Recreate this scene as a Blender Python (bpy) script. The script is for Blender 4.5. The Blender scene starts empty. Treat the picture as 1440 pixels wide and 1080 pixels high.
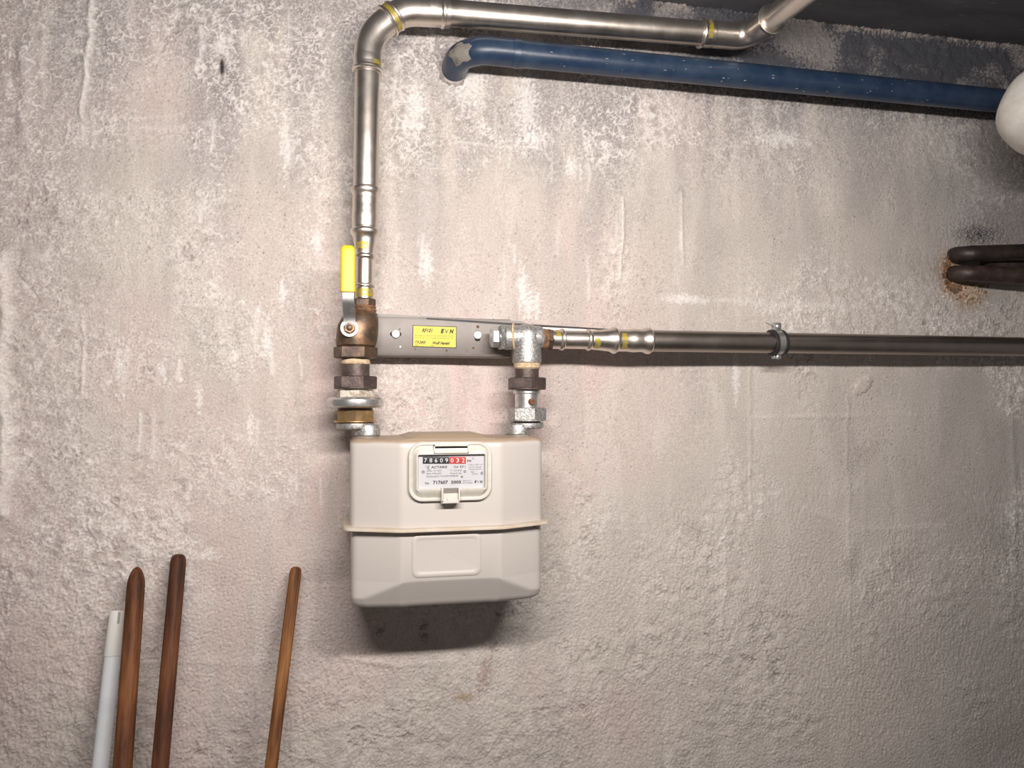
import bpy, bmesh, math, random
import numpy as np
from mathutils import Vector, Matrix
R = math.radians
random.seed(4)

# ---------------------------------------------------------------- camera, world, light
DW, ZC, YAW, PITCH, FPX = 1.24, 1.50, R(12.3), R(1.33), 1082.0
scene = bpy.context.scene
COL = scene.collection
cam = bpy.data.cameras.new('camera'); camo = bpy.data.objects.new('camera', cam); COL.objects.link(camo)
cam.sensor_width = 36; cam.lens = 36*FPX/1440; cam.clip_start = .02
fwd = Vector((math.sin(YAW)*math.cos(PITCH), math.cos(YAW)*math.cos(PITCH), math.sin(PITCH)))
rgt = Vector((math.cos(YAW), -math.sin(YAW), 0)); upv = rgt.cross(fwd)
CAM = Vector((0, -DW, ZC))
camo.matrix_world = Matrix(((rgt.x, upv.x, -fwd.x, CAM.x), (rgt.y, upv.y, -fwd.y, CAM.y), (rgt.z, upv.z, -fwd.z, CAM.z), (0, 0, 0, 1)))
scene.camera = camo
scene.view_settings.view_transform = 'Standard'; scene.view_settings.look = 'None'
scene.view_settings.exposure = 0.0; scene.view_settings.gamma = 1.0
scene.view_settings.use_curve_mapping = False

w = bpy.data.worlds.new('world'); scene.world = w; w.use_nodes = True
w.node_tree.nodes['Background'].inputs['Color'].default_value = (1.0, .90, .86, 1)
w.node_tree.nodes['Background'].inputs['Strength'].default_value = 0.145

la = bpy.data.lights.new('lamp', 'AREA'); la.shape = 'RECTANGLE'; la.size = .75; la.size_y = .04; la.energy = 17
la.color = (1.0, .935, .89)
lo = bpy.data.objects.new('lamp', la); COL.objects.link(lo)
lo.location = (.16, -1.0, ZC+.33)
lo.rotation_euler = (Vector((.18, 0, ZC+.0))-lo.location).to_track_quat('-Z', 'Y').to_euler()

def P(px, py, d=0.0):
    "photo pixel -> point on the vertical plane d metres in front of the wall"
    r = fwd + rgt*((px-720)/FPX) + upv*((540-py)/FPX)
    t = (-d+DW)/r.y
    return CAM + r*t
def K(px, py, d):
    "metres per pixel there"
    return (P(px, py, d)-CAM).dot(fwd)/FPX

# ---------------------------------------------------------------- materials
def mat(name, col, rough=.5, metal=0.0, col2=None, nscale=30, ndet=4, lo_=.4, hi_=.6, bump=0.0, bscale=200, stretch=(1, 1, 1), spec=.5, rvar=0.0, vary=None):
    m = bpy.data.materials.new(name); m.use_nodes = True
    nt = m.node_tree; b = nt.nodes['Principled BSDF']; L = nt.links
    b.inputs['Base Color'].default_value = (*col, 1); b.inputs['Roughness'].default_value = rough
    b.inputs['Metallic'].default_value = metal; b.inputs['Specular IOR Level'].default_value = spec
    tc = nt.nodes.new('ShaderNodeTexCoord'); mp = nt.nodes.new('ShaderNodeMapping'); mp.inputs['Scale'].default_value = stretch
    L.new(tc.outputs['Object'], mp.inputs['Vector'])
    if col2 is not None:
        n = nt.nodes.new('ShaderNodeTexNoise'); n.inputs['Scale'].default_value = nscale; n.inputs['Detail'].default_value = ndet
        n.inputs['Roughness'].default_value = .65
        L.new(mp.outputs['Vector'], n.inputs['Vector'])
        rp = nt.nodes.new('ShaderNodeValToRGB'); rp.color_ramp.elements[0].position = lo_; rp.color_ramp.elements[1].position = hi_
        rp.color_ramp.elements[0].color = (*col, 1); rp.color_ramp.elements[1].color = (*col2, 1)
        L.new(n.outputs['Fac'], rp.inputs['Fac']); L.new(rp.outputs['Color'], b.inputs['Base Color'])
        if rvar:
            mr = nt.nodes.new('ShaderNodeMapRange'); mr.inputs['To Min'].default_value = rough-rvar; mr.inputs['To Max'].default_value = rough+rvar
            L.new(n.outputs['Fac'], mr.inputs['Value']); L.new(mr.outputs['Result'], b.inputs['Roughness'])
    if bump:
        n2 = nt.nodes.new('ShaderNodeTexNoise'); n2.inputs['Scale'].default_value = bscale; n2.inputs['Detail'].default_value = 3
        L.new(mp.outputs['Vector'], n2.inputs['Vector'])
        bp = nt.nodes.new('ShaderNodeBump'); bp.inputs['Strength'].default_value = bump; bp.inputs['Distance'].default_value = .001
        L.new(n2.outputs['Fac'], bp.inputs['Height']); L.new(bp.outputs['Normal'], b.inputs['Normal'])
    return m

M = {}
M['steel'] = mat('stainless_steel', (.58, .52, .46), .36, 1, (.74, .69, .63), 25, 5, .3, .7, rvar=.10, bump=.05, bscale=90)
M['steel_fit'] = mat('stainless_fitting', (.66, .60, .53), .35, 1, (.78, .72, .66), 40, 5, .3, .7, rvar=.08)
M['steel_dull'] = mat('dull_steel_pipe', (.36, .31, .28), .38, 1, (.42, .37, .33), 18, 6, .3, .7, rvar=.10, bump=.05)
M['galv'] = mat('galvanised_iron', (.30, .30, .29), .50, .75, (.60, .60, .58), 330, 5, .42, .62, bump=.5, bscale=420, rvar=.1)
M['zinc'] = mat('zinc_plated', (.50, .51, .50), .34, .9, (.72, .72, .70), 120, 5, .35, .65, bump=.15, bscale=160)
M['iron'] = mat('dark_iron', (.085, .065, .060), .50, .55, (.16, .115, .10), 90, 6, .4, .65, bump=.35, bscale=260)
M['bronze'] = mat('tarnished_valve_brass', (.105, .078, .060), .46, .7, (.29, .165, .090), 45, 6, .42, .66, bump=.3, bscale=180)
M['bronze_dk'] = mat('dark_brown_brass', (.075, .056, .046), .48, .6, (.19, .115, .075), 70, 6, .42, .68, bump=.3, bscale=200)
M['brass'] = mat('brass', (.42, .26, .11), .40, .9, (.66, .46, .25), 60, 5, .35, .65, bump=.15, bscale=200)
M['hemp'] = mat('hemp_sealing', (.50, .36, .22), .9, 0, (.66, .52, .36), 200, 5, bump=1, bscale=500)
M['rust'] = mat('rusty_thread', (.12, .07, .045), .8, .2, (.30, .16, .08), 150, 6, bump=.8, bscale=400)
M['yellow'] = mat('yellow_plastic', (.86, .52, .012), .42, 0, (.93, .60, .02), 30, 3)
M['ymark'] = mat('yellow_marker', (.55, .42, .03), .42, .55, (.36, .31, .20), 170, 5, .42, .62)
M['white_p'] = mat('white_plastic', (.80, .80, .77), .45)
M['plate'] = mat('bracket_paint', (.225, .200, .183), .50, .2, (.18, .158, .145), 22, 6, .4, .75, bump=.15, bscale=120)
M['plate_edge'] = mat('bracket_bright_edge', (.62, .58, .54), .4, .6)
M['dark'] = mat('dark_hole', (.02, .015, .014), .9)
M['black'] = mat('black_ink', (.015, .015, .018), .6)
M['faint'] = mat('grey_ink', (.05, .045, .055), .7)
M['red'] = mat('red_wheel', (.50, .035, .03), .5)
M['navy'] = mat('black_wheel', (.012, .014, .022), .5)
M['wink'] = mat('white_ink', (.75, .75, .73), .5)
M['sticker'] = mat('yellow_sticker', (.72, .62, .02), .45)
M['dial'] = mat('dial_plate', (.56, .555, .58), .45)
M['frame'] = mat('cream_plastic', (.60, .575, .52), .40, 0, (.54, .51, .45), 40, 4)
M['rubber'] = mat('black_rubber', (.018, .016, .018), .55, 0, (.05, .035, .025), 90, 4, .5, .75)
M['blue'] = mat('blue_paint', (.016, .034, .072), .36, 0, (.032, .055, .095), 28, 6, .4, .7, bump=.25, bscale=60, rvar=.08)
M['grey_scab'] = mat('plaster_smear', (.24, .22, .19), .85, 0, (.13, .12, .105), 60, 5, bump=.8, bscale=200)
M['wrap'] = mat('white_wrap', (.70, .68, .64), .6, 0, (.58, .54, .48), 14, 5, .4, .7, bump=.8, bscale=55, stretch=(1, 1, 2.5))
M['blackpipe'] = mat('tarred_pipe', (.022, .017, .017), .48, .1, (.06, .038, .030), 45, 6, .45, .75, bump=.6, bscale=150)
M['brownpipe'] = mat('brown_pipe', (.035, .022, .019), .5, .1, (.10, .065, .05), 35, 6, .45, .75, bump=.6, bscale=150)
M['poly'] = mat('white_pole_paint', (.78, .82, .85), .35, 0, (.70, .74, .77), 20, 4)
M['polycap'] = mat('white_pole_cap', (.86, .85, .80), .45)
M['seal'] = mat('bead_seam', (.40, .37, .30), .6)

def wood(name, c1, c2, c3):
    m = bpy.data.materials.new(name); m.use_nodes = True
    nt = m.node_tree; L = nt.links; b = nt.nodes['Principled BSDF']; b.inputs['Roughness'].default_value = .62
    b.inputs['Specular IOR Level'].default_value = .25
    tc = nt.nodes.new('ShaderNodeTexCoord'); mp = nt.nodes.new('ShaderNodeMapping'); mp.inputs['Scale'].default_value = (1, 1, .06)
    L.new(tc.outputs['Object'], mp.inputs['Vector'])
    n = nt.nodes.new('ShaderNodeTexNoise'); n.inputs['Scale'].default_value = 160; n.inputs['Detail'].default_value = 6; n.inputs['Roughness'].default_value = .7
    L.new(mp.outputs['Vector'], n.inputs['Vector'])
    n2 = nt.nodes.new('ShaderNodeTexNoise'); n2.inputs['Scale'].default_value = 9; n2.inputs['Detail'].default_value = 4
    mp2 = nt.nodes.new('ShaderNodeMapping'); mp2.inputs['Scale'].default_value = (3, 3, 1); L.new(tc.outputs['Object'], mp2.inputs['Vector'])
    L.new(mp2.outputs['Vector'], n2.inputs['Vector'])
    rp = nt.nodes.new('ShaderNodeValToRGB'); e = rp.color_ramp.elements
    e[0].position = .38; e[0].color = (*c1, 1); e[1].position = .62; e[1].color = (*c3, 1)
    k = e.new(.5); k.color = (*c2, 1)
    mx = nt.nodes.new('ShaderNodeMath'); mx.operation = 'MULTIPLY_ADD'; mx.inputs[1].default_value = .55
    mx2 = nt.nodes.new('ShaderNodeMath'); mx2.operation = 'MULTIPLY'; mx2.inputs[1].default_value = .45
    L.new(n2.outputs['Fac'], mx2.inputs[0]); L.new(n.outputs['Fac'], mx.inputs[0]); L.new(mx2.outputs[0], mx.inputs[2])
    L.new(mx.outputs[0], rp.inputs['Fac']); L.new(rp.outputs['Color'], b.inputs['Base Color'])
    bp = nt.nodes.new('ShaderNodeBump'); bp.inputs['Strength'].default_value = .7; bp.inputs['Distance'].default_value = .0015
    L.new(n.outputs['Fac'], bp.inputs['Height']); L.new(bp.outputs['Normal'], b.inputs['Normal'])
    return m

def meter_paint():
    m = bpy.data.materials.new('meter_paint'); m.use_nodes = True
    nt = m.node_tree; L = nt.links; b = nt.nodes['Principled BSDF']; b.inputs['Roughness'].default_value = .42
    tc = nt.nodes.new('ShaderNodeTexCoord'); g = nt.nodes.new('ShaderNodeNewGeometry')
    n = nt.nodes.new('ShaderNodeTexNoise'); n.inputs['Scale'].default_value = 22; n.inputs['Detail'].default_value = 6
    L.new(tc.outputs['Object'], n.inputs['Vector'])
    sx = nt.nodes.new('ShaderNodeSeparateXYZ'); L.new(g.outputs['Normal'], sx.inputs[0])
    # dust settled on upward faces
    a = nt.nodes.new('ShaderNodeMath'); a.operation = 'MULTIPLY_ADD'; a.inputs[1].default_value = .55; L.new(n.outputs['Fac'], a.inputs[0]); L.new(sx.outputs['Z'], a.inputs[2])
    rp = nt.nodes.new('ShaderNodeValToRGB'); e = rp.color_ramp.elements
    e[0].position = .62; e[0].color = (.525, .485, .450, 1); e[1].position = 1.0; e[1].color = (.36, .27, .19, 1)
    L.new(a.outputs[0], rp.inputs['Fac']); L.new(rp.outputs['Color'], b.inputs['Base Color'])
    n2 = nt.nodes.new('ShaderNodeTexNoise'); n2.inputs['Scale'].default_value = 700; L.new(tc.outputs['Object'], n2.inputs['Vector'])
    bp = nt.nodes.new('ShaderNodeBump'); bp.inputs['Strength'].default_value = .06; bp.inputs['Distance'].default_value = .001
    L.new(n2.outputs['Fac'], bp.inputs['Height']); L.new(bp.outputs['Normal'], b.inputs['Normal'])
    return m
M['meter'] = meter_paint()

def pane_mat():
    m = bpy.data.materials.new('clear_pane'); m.use_nodes = True
    nt = m.node_tree; L = nt.links; nt.nodes.remove(nt.nodes['Principled BSDF'])
    t = nt.nodes.new('ShaderNodeBsdfTransparent'); g = nt.nodes.new('ShaderNodeBsdfGlossy'); g.inputs['Roughness'].default_value = .1
    mx = nt.nodes.new('ShaderNodeMixShader'); mx.inputs[0].default_value = .04
    L.new(t.outputs[0], mx.inputs[1]); L.new(g.outputs[0], mx.inputs[2])
    L.new(mx.outputs[0], nt.nodes['Material Output'].inputs['Surface'])
    return m
M['pane'] = pane_mat()

# ---------------------------------------------------------------- helpers
def tag(o, label=None, cat=None, group=None, kind=None):
    if label: o['label'] = label
    if cat: o['category'] = cat
    if group: o['group'] = group
    if kind: o['kind'] = kind
    return o
def thing(name, loc, label, cat, group=None):
    o = bpy.data.objects.new(name, None); COL.objects.link(o); o.location = loc; o.empty_display_size = .02
    return tag(o, label, cat, group)
def obj(name, bm, m, parent=None, smooth=True, angle=35, label=None, recalc=True):
    "link a bmesh (world coordinates) as one mesh object; origin kept at the parent's"
    if recalc: bmesh.ops.recalc_face_normals(bm, faces=bm.faces)
    me = bpy.data.meshes.new(name)
    root = parent; off = Vector((0, 0, 0))
    while root is not None:
        off += root.location; root = root.parent
    if parent is not None: bmesh.ops.translate(bm, verts=bm.verts, vec=-off)
    bm.to_mesh(me); bm.free()
    if smooth:
        me.shade_smooth(); me.set_sharp_from_angle(angle=R(angle))
    me.materials.append(m)
    o = bpy.data.objects.new(name, me); COL.objects.link(o)
    if parent is not None: o.parent = parent
    if label: o['label'] = label
    return o
def frame_of(ax):
    ax = ax.normalized()
    ref = Vector((0, -1, 0)) if abs(ax.y) < .9 else Vector((0, 0, 1))
    u = (ref-ax*ref.dot(ax)).normalized()
    return ax, u, ax.cross(u)
def lathe(bm, o, ax, prof, seg=40, ph=0.0, caps=True):
    "prof: list of (distance along axis, radius)"
    ax, u, v = frame_of(Vector(ax)); o = Vector(o); rings = []
    for s, r in prof:
        rings.append([bm.verts.new(o+ax*s+(u*math.cos(ph+2*math.pi*k/seg)+v*math.sin(ph+2*math.pi*k/seg))*max(r, 1e-5)) for k in range(seg)])
    for a, b in zip(rings, rings[1:]):
        for k in range(seg): bm.faces.new((a[k], a[(k+1) % seg], b[(k+1) % seg], b[k]))
    if caps:
        bm.faces.new(rings[0][::-1]); bm.faces.new(rings[-1])
    return rings
def hexn(bm, o, ax, s0, s1, rf, ph=R(30), ch=.0012, seg=6):
    "hexagon nut: rf = half width across corners; chamfered"
    lathe(bm, o, ax, [(s0, rf*.90), (s0+ch, rf), (s1-ch, rf), (s1, rf*.90)], seg, ph)
def bead(s, r, h, w=.0016):
    return [(s-w*1.5, r), (s-w, r+h*.6), (s-w*.4, r+h), (s+w*.4, r+h), (s+w, r+h*.6), (s+w*1.5, r)]
def sweep(bm, pts, rad, seg=28, caps=True, wob=None):
    n = len(pts); rings = []; u = None
    for i, p in enumerate(pts):
        t = (pts[min(i+1, n-1)]-pts[max(i-1, 0)]).normalized()
        if u is None: _, u, v = frame_of(t)
        u = (u-t*u.dot(t)).normalized(); v = t.cross(u)
        r = rad[i] if isinstance(rad, (list, tuple)) else rad
        ring = []
        for k in range(seg):
            a = 2*math.pi*k/seg; rr = r*(1+(wob(i, a) if wob else 0))
            ring.append(bm.verts.new(p+(u*math.cos(a)+v*math.sin(a))*rr))
        rings.append(ring)
    for a, b in zip(rings, rings[1:]):
        for k in range(seg): bm.faces.new((a[k], a[(k+1) % seg], b[(k+1) % seg], b[k]))
    if caps: bm.faces.new(rings[0][::-1]); bm.faces.new(rings[-1])
    return rings
def fillet(pts, rads, n=10):
    out = [pts[0].copy()]
    for i in range(1, len(pts)-1):
        p = pts[i]; a = (pts[i-1]-p); b = (pts[i+1]-p); an = a.normalized(); bn = b.normalized()
        ang = an.angle(bn); t = min(rads[i-1]/math.tan(ang/2), a.length*.49, b.length*.49); r = t*math.tan(ang/2)
        c = p+(an+bn).normalized()*(r/math.sin(ang/2)); s = p+an*t-c; e = p+bn*t-c
        tot = s.angle(e)
        for k in range(n+1):
            f = k/n
            out.append(c+(s*math.sin((1-f)*tot)+e*math.sin(f*tot))/math.sin(tot))
    out.append(pts[-1].copy()); return out
def box(bm, x0, x1, y0, y1, z0, z1, bev=0.0):
    vs = [bm.verts.new((x, y, z)) for x in (x0, x1) for y in (y0, y1) for z in (z0, z1)]
    fs = [bm.faces.new([vs[i] for i in q]) for q in ((0, 1, 3, 2), (4, 6, 7, 5), (0, 4, 5, 1), (2, 3, 7, 6), (0, 2, 6, 4), (1, 5, 7, 3))]
    if bev:
        bmesh.ops.bevel(bm, geom=list({e for f in fs for e in f.edges}), offset=bev, segments=2, affect='EDGES', profile=.6)
def patch(bm, o, ax, s0, s1, r, a0, a1, n=10, jag=0):
    "curved patch proud of a pipe, angle measured from the camera side"
    ax, u, v = frame_of(Vector(ax)); o = Vector(o); rows = []
    for i in range(4):
        f = i/3; row = []
        for k in range(n+1):
            a = a0+(a1-a0)*k/n; s = s0+(s1-s0)*f
            if jag: s += random.uniform(-jag, jag)*(1 if i in (0, 3) else 0)
            row.append(bm.verts.new(o+ax*s+(u*math.cos(a)+v*math.sin(a))*r))
        rows.append(row)
    fs = []
    for a, b in zip(rows, rows[1:]):
        for k in range(n): fs.append(bm.faces.new((a[k], a[k+1], b[k+1], b[k])))
    return fs
def rrect(cx, cz, hx, hz, r, n=6):
    pts = []
    for (sx, sz, a0) in ((1, 1, 0), (-1, 1, 90), (-1, -1, 180), (1, -1, 270)):
        for k in range(n+1):
            a = R(a0+90*k/n); pts.append((cx+sx*(hx-r)+r*math.cos(a), cz+sz*(hz-r)+r*math.sin(a)))
    return pts
def loft(bm, rings, cap0=True, cap1=True):
    V = [[bm.verts.new(p) for p in r] for r in rings]; n = len(V[0])
    for a, b in zip(V, V[1:]):
        for k in range(n): bm.faces.new((a[k], a[(k+1) % n], b[(k+1) % n], b[k]))
    if cap0: bm.faces.new(V[0][::-1])
    if cap1: bm.faces.new(V[-1])
    return V
def text_bm(bm, s, x0, y0, x1, y1, d, shear=0.0, bold=0.0):
    "lettering filling the photo box (x0,y0)-(x1,y1) on plane d"
    cu = bpy.data.curves.new('t', 'FONT'); cu.body = s; cu.shear = shear; cu.offset = bold; cu.resolution_u = 2
    o = bpy.data.objects.new('t', cu); me = bpy.data.meshes.new_from_object(o)
    A, B = P(x0, y0, d), P(x1, y1, d)
    xs = [v.co.x for v in me.vertices]; ys = [v.co.y for v in me.vertices]
    if not xs: return
    mx, Mx, my, My = min(xs), max(xs), min(ys), max(ys)
    vs = [bm.verts.new((A.x+(v.co.x-mx)/(Mx-mx)*(B.x-A.x), -d, B.z+(v.co.y-my)/max(My-my, 1e-6)*(A.z-B.z))) for v in me.vertices]
    for p in me.polygons:
        try: bm.faces.new([vs[i] for i in p.vertices])
        except ValueError: pass
    bpy.data.objects.remove(o); bpy.data.meshes.remove(me); bpy.data.curves.remove(cu)

# ---------------------------------------------------------------- the wall
CEIL_Z = P(1180, 35, 0).z
DX = .0016
rng = np.random.default_rng(7)
X0, X1, Z0, Z1 = -.56, 1.42, .70, CEIL_Z+.02
nx = int((X1-X0)/DX)+1; nz = int((Z1-Z0)/DX)+1
gx = X0+np.arange(nx)*DX; gz = Z0+np.arange(nz)*DX
GX, GZ = np.meshgrid(gx, gz)
FX = np.fft.fftfreq(nx, DX)[None, :]; FZ = np.fft.fftfreq(nz, DX)[:, None]
def band(size, aniso=1.0, width=.5):
    "noise whose features are about size metres; aniso>1 stretches vertically"
    f = np.sqrt((FX)**2+(FZ*aniso)**2)*size
    F = np.exp(-((np.log(np.maximum(f, 1e-6)))**2)/(2*width**2))
    n = np.fft.ifft2(np.fft.fft2(rng.standard_normal((nz, nx)))*F).real
    return n/n.std()
def low(size, aniso=1.0):
    f = np.sqrt(FX**2+(FZ*aniso)**2)*size
    n = np.fft.ifft2(np.fft.fft2(rng.standard_normal((nz, nx)))*np.exp(-f*f)/np.maximum(f, .15)).real
    n -= n.mean(); return n/n.std()
def ss(a, b, x):
    t = np.clip((x-a)/(b-a), 0, 1); return t*t*(3-2*t)
def at(px, py):
    p = P(px, py, 0); return p.x, p.z
k0 = .00115
def blob(px, py, rx, ry, rot=0.0, soft=1.0, jag=.5):
    x, z = at(px, py); k = K(px, py, 0); c, s = math.cos(rot), math.sin(rot)
    dx = (GX-x); dz = (GZ-z); u = (dx*c+dz*s)/(rx*k); v = (-dx*s+dz*c)/(ry*k)
    rr = np.sqrt(u*u+v*v)+jag*WOB*.35
    return 1-ss(1-.5*soft, 1+.5*soft, rr)
WOB = band(.012, 1, .7)
def line(pts, wpx, wob=2.0):
    "soft line through photo points"
    best = np.full(GX.shape, 9.9)
    q = [at(*p) for p in pts]
    wx = WL*wob*k0
    for (ax, az), (bx, bz) in zip(q, q[1:]):
        dx, dz = bx-ax, bz-az; L2 = dx*dx+dz*dz
        t = np.clip(((GX-ax)*dx+(GZ-az)*dz)/L2, 0, 1)
        best = np.minimum(best, np.hypot(GX+wx-(ax+t*dx), GZ+wx*.6-(az+t*dz)))
    return np.exp(-(best/(wpx*k0))**2)
WL = low(.03)
n_lg, n_md, n_v = low(.35), low(.10), low(.028, 4.5)
web1 = 1-np.abs(band(.011, 1, .45)); web2 = 1-np.abs(band(.006, 1, .45)); web3 = 1-np.abs(band(.019, .9, .45))
fine = band(.0045, 1, .4); pits = band(.007, 1, .35)
zn = (GZ-ZC)   # height over the eye level
def worley(cell, warp=.35, ax=1.0, seed=0):
    r = np.random.default_rng(100+seed)
    w1_, w2_ = band(cell*1.6, 1, .5), band(cell*1.6, 1, .5)
    U = ((GX-X0)/cell+warp*w1_+4).astype(np.float32); V = ((GZ-Z0)/cell/ax+warp*w2_+4).astype(np.float32)
    nu, nv = int(U.max())+4, int(V.max())+4
    su, sv = r.random((nv+2, nu+2), dtype=np.float32), r.random((nv+2, nu+2), dtype=np.float32)
    iu, iv = np.floor(U).astype(int), np.floor(V).astype(int)
    f1 = np.full(U.shape, 9., np.float32); f2 = f1.copy()
    for a in (-1, 0, 1):
        for b in (-1, 0, 1):
            cu, cv = np.clip(iu+a, 0, nu+1), np.clip(iv+b, 0, nv+1)
            d = np.hypot(cu+su[cv, cu]-U, cv+sv[cv, cu]-V)
            f2 = np.minimum(f2, np.maximum(f1, d)); f1 = np.minimum(f1, d)
    return f1, f2
fa1, fa2 = worley(.0075, .30, 1, 1); fb1, fb2 = worley(.014, .30, 1.1, 2); fc1, fc2 = worley(.030, .22, 1, 3)
brk = low(.02); brk2 = low(.045)
wa = ss(.34, .04, fa2-fa1)*ss(-.9, .5, brk); wb = ss(.24, .03, fb2-fb1)*ss(-.5, .7, -brk+.3*brk2); wc_ = ss(.11, .01, fc2-fc1)*ss(-.2, .9, brk2)
# rough and smooth areas
rough = ss(-.5, .8, n_md*.7+n_lg*.5)
rough = np.clip(rough+ss(.25, .5, zn)*.6+ss(-.25, -.42, GX)*.7, 0, 1)
for b_ in ((170, 520, 110, 60), (600, 180, 90, 70), (760, 170, 90, 60), (300, 660, 120, 60), (1150, 230, 180, 50), (60, 150, 60, 150)):
    rough = np.maximum(rough, blob(*b_, soft=1.3)*.9)
for b_ in ((230, 145, 60, 22), (200, 235, 80, 30), (240, 570, 50, 14), (620, 330, 160, 90), (1000, 320, 60, 80), (1250, 300, 120, 90), (370, 250, 60, 60), (310, 880, 50, 40)):
    rough = rough*(1-blob(*b_, soft=1.3)*.85)
w1 = np.clip(web1, -.6, 1); w2 = np.clip(web2, -.6, 1); w3 = np.clip(web3, -.6, 1)
relief = (w1*.25+w2*.15+w3*.25+wa*.55+wb*1.1+wc_*.9-ss(.45, .1, fb1)*.5*ss(0, 1, brk2))
h = .0010*rough*relief + .00022*fine*(.5+rough*.6) + .0013*n_md + .0006*band(.04, 1, .5)*rough
pitm = ss(1.75, 2.5, pits)*ss(-.4, .8, low(.08))
h -= .0016*pitm
pk = ss(.36, .20, fb1)*ss(.35, 1.0, low(.05))*ss(.0, .8, brk)*(.35+.65*rough)
h -= .0022*pk
h += .0009*n_v*rough*.5
# trowel strokes in the lower half
st = band(.010, 2.6, .5); tr = ss(-.05, -.25, zn)*ss(-.3, .6, low(.12))
h += .00035*st*tr
lowrough = ss(-.12, -.3, zn)
h += .0004*lowrough*(band(.007, 1, .5))
# shutter-board ribs, ledges and cracks seen on this wall
cr = np.zeros_like(h)
def rib(pts, wpx, amp, bright=.5, wob=2.0):
    global h, cr
    l = line(pts, wpx, wob); h += amp*l; cr = np.maximum(cr, l*bright)
rib([(128, -40), (128, 60), (120, 120), (116, 160)], 4.0, .004, .95)
rib([(116, 158), (118, 200)], 6.0, .0018, .45)
rib([(34, 70), (33, 140), (38, 200)], 8, .004, .25)
rib([(60, 40), (58, 140)], 5, .0015, .3)
rib([(6, 360), (9, 440), (4, 520), (6, 720)], 8, .006, .75)
rib([(875, 278), (874, 330), (870, 392)], 3.0, .0035, .75, .8)
rib([(958, 270), (959, 372)], 2.5, .0022, .45, .8)
rib([(150, 166), (200, 166), (250, 160)], 2.5, .0015, .4)
rib([(150, 178), (225, 181), (296, 172)], 4, .002, .35)
rib([(640, 200), (700, 206), (756, 209)], 3, .0025, .5)
rib([(960, 424), (1040, 426), (1130, 430), (1210, 432)], 6, .0013, .45)
rib([(116, 440), (118, 500), (114, 555)], 2.2, .0018, .6)
rib([(60, 560), (110, 562), (120, 558)], 3, .0015, .45)
rib([(1055, 490), (1054, 720)], 3, .0012, .05)
rib([(1192, 560), (1194, 1040)], 3.5, .0010, .05)
rib([(1425, 590), (1427, 900)], 6, .0015, .05)
rib([(1018, 750), (1014, 890)], 4, .0014, .15)
rib([(480, 925), (560, 935), (640, 928)], 4, .0018, .15)
rib([(200, 930), (330, 935), (440, 925)], 6, .0012, .1)
rib([(1060, 588), (1200, 585), (1290, 583)], 4, .0012, .15)
rib([(1130, 715), (1220, 745), (1330, 740)], 6, .0010, .1)
for pts in (((546, 352), (560, 358), (592, 382)), ((560, 375), (590, 378), (600, 382)), ((270, 8), (330, 16), (420, 12)), ((50, 351), (70, 350), (100, 345)), ((20, 380), (50, 415), (56, 422)), ((866, 285), (865, 400)), ((690, 150), (720, 148)), ((1016, 760), (1015, 850)), ((1052, 650), (1052, 720)), ((195, 929), (222, 928))):
    l = line(pts, 1.2, 1.2); h -= .0022*l
h += .004*blob(1213, 542, 16, 9, R(35), .6, .3)
h += .003*blob(690, 105, 70, 14, 0, 1.2)+.003*blob(770, 420, 30, 20)
h -= .003*blob(312, 94, 3, 12, 0, .6, .2)
h -= .0015*line(((560, 720), (660, 722)), 20)*0
step = ss(0, 1, (GZ-at(600, 95)[1])/.02)
h += .0015*step*ss(-.2, .3, n_md)
# ---- colour of the render: limewash, dirt, stains, some painted shade
def C(*c): return np.array(c)[None, None, :]
col = C(.575, .520, .472)*np.ones((nz, nx, 1))
def mix(c, f):
    global col
    f = np.clip(f, 0, 1)[..., None]; col = col*(1-f)+C(*c)*f
pinkf = ss(-.1, 1.3, low(.16)+.1)*.42
mix((.64, .50, .475), pinkf*ss(.9, .3, GX))
mix((.67, .515, .49), (blob(780, 560, 150, 90, 0, 1.6)+blob(440, 560, 60, 260, 0, 1.6)+blob(640, 560, 110, 60, 0, 1.5)+blob(680, 400, 200, 70, 0, 1.6)*.6)*.5)
mix((.50, .455, .425), ss(.0, 1.3, n_v)*.5)
mix((.66, .60, .555), ss(.2, 1.6, low(.018, 5))*.5)
# sooty upper band and left edge
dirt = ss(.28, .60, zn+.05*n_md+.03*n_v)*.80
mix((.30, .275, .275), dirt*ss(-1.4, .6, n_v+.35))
mix((.36, .325, .31), ss(-.30, -.46, GX+.03*n_md)*ss(.0, .35, zn)*.7)
mix((.50, .42, .395), ss(-.35, -.47, GX+.02*n_md)*.5)
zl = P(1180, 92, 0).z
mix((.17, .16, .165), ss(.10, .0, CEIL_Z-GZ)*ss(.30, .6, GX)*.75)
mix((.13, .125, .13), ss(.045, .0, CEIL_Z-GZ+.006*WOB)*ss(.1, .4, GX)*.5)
# greyer towards the right: light falloff and the wrapped pipe's soft shadow, painted in
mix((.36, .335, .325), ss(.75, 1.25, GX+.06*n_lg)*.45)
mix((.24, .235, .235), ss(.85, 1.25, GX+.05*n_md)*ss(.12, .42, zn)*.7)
mix((.33, .30, .28), ss(.95, 1.35, GX+.08*n_md)*ss(-.2, -.6, zn)*.5)
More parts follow.
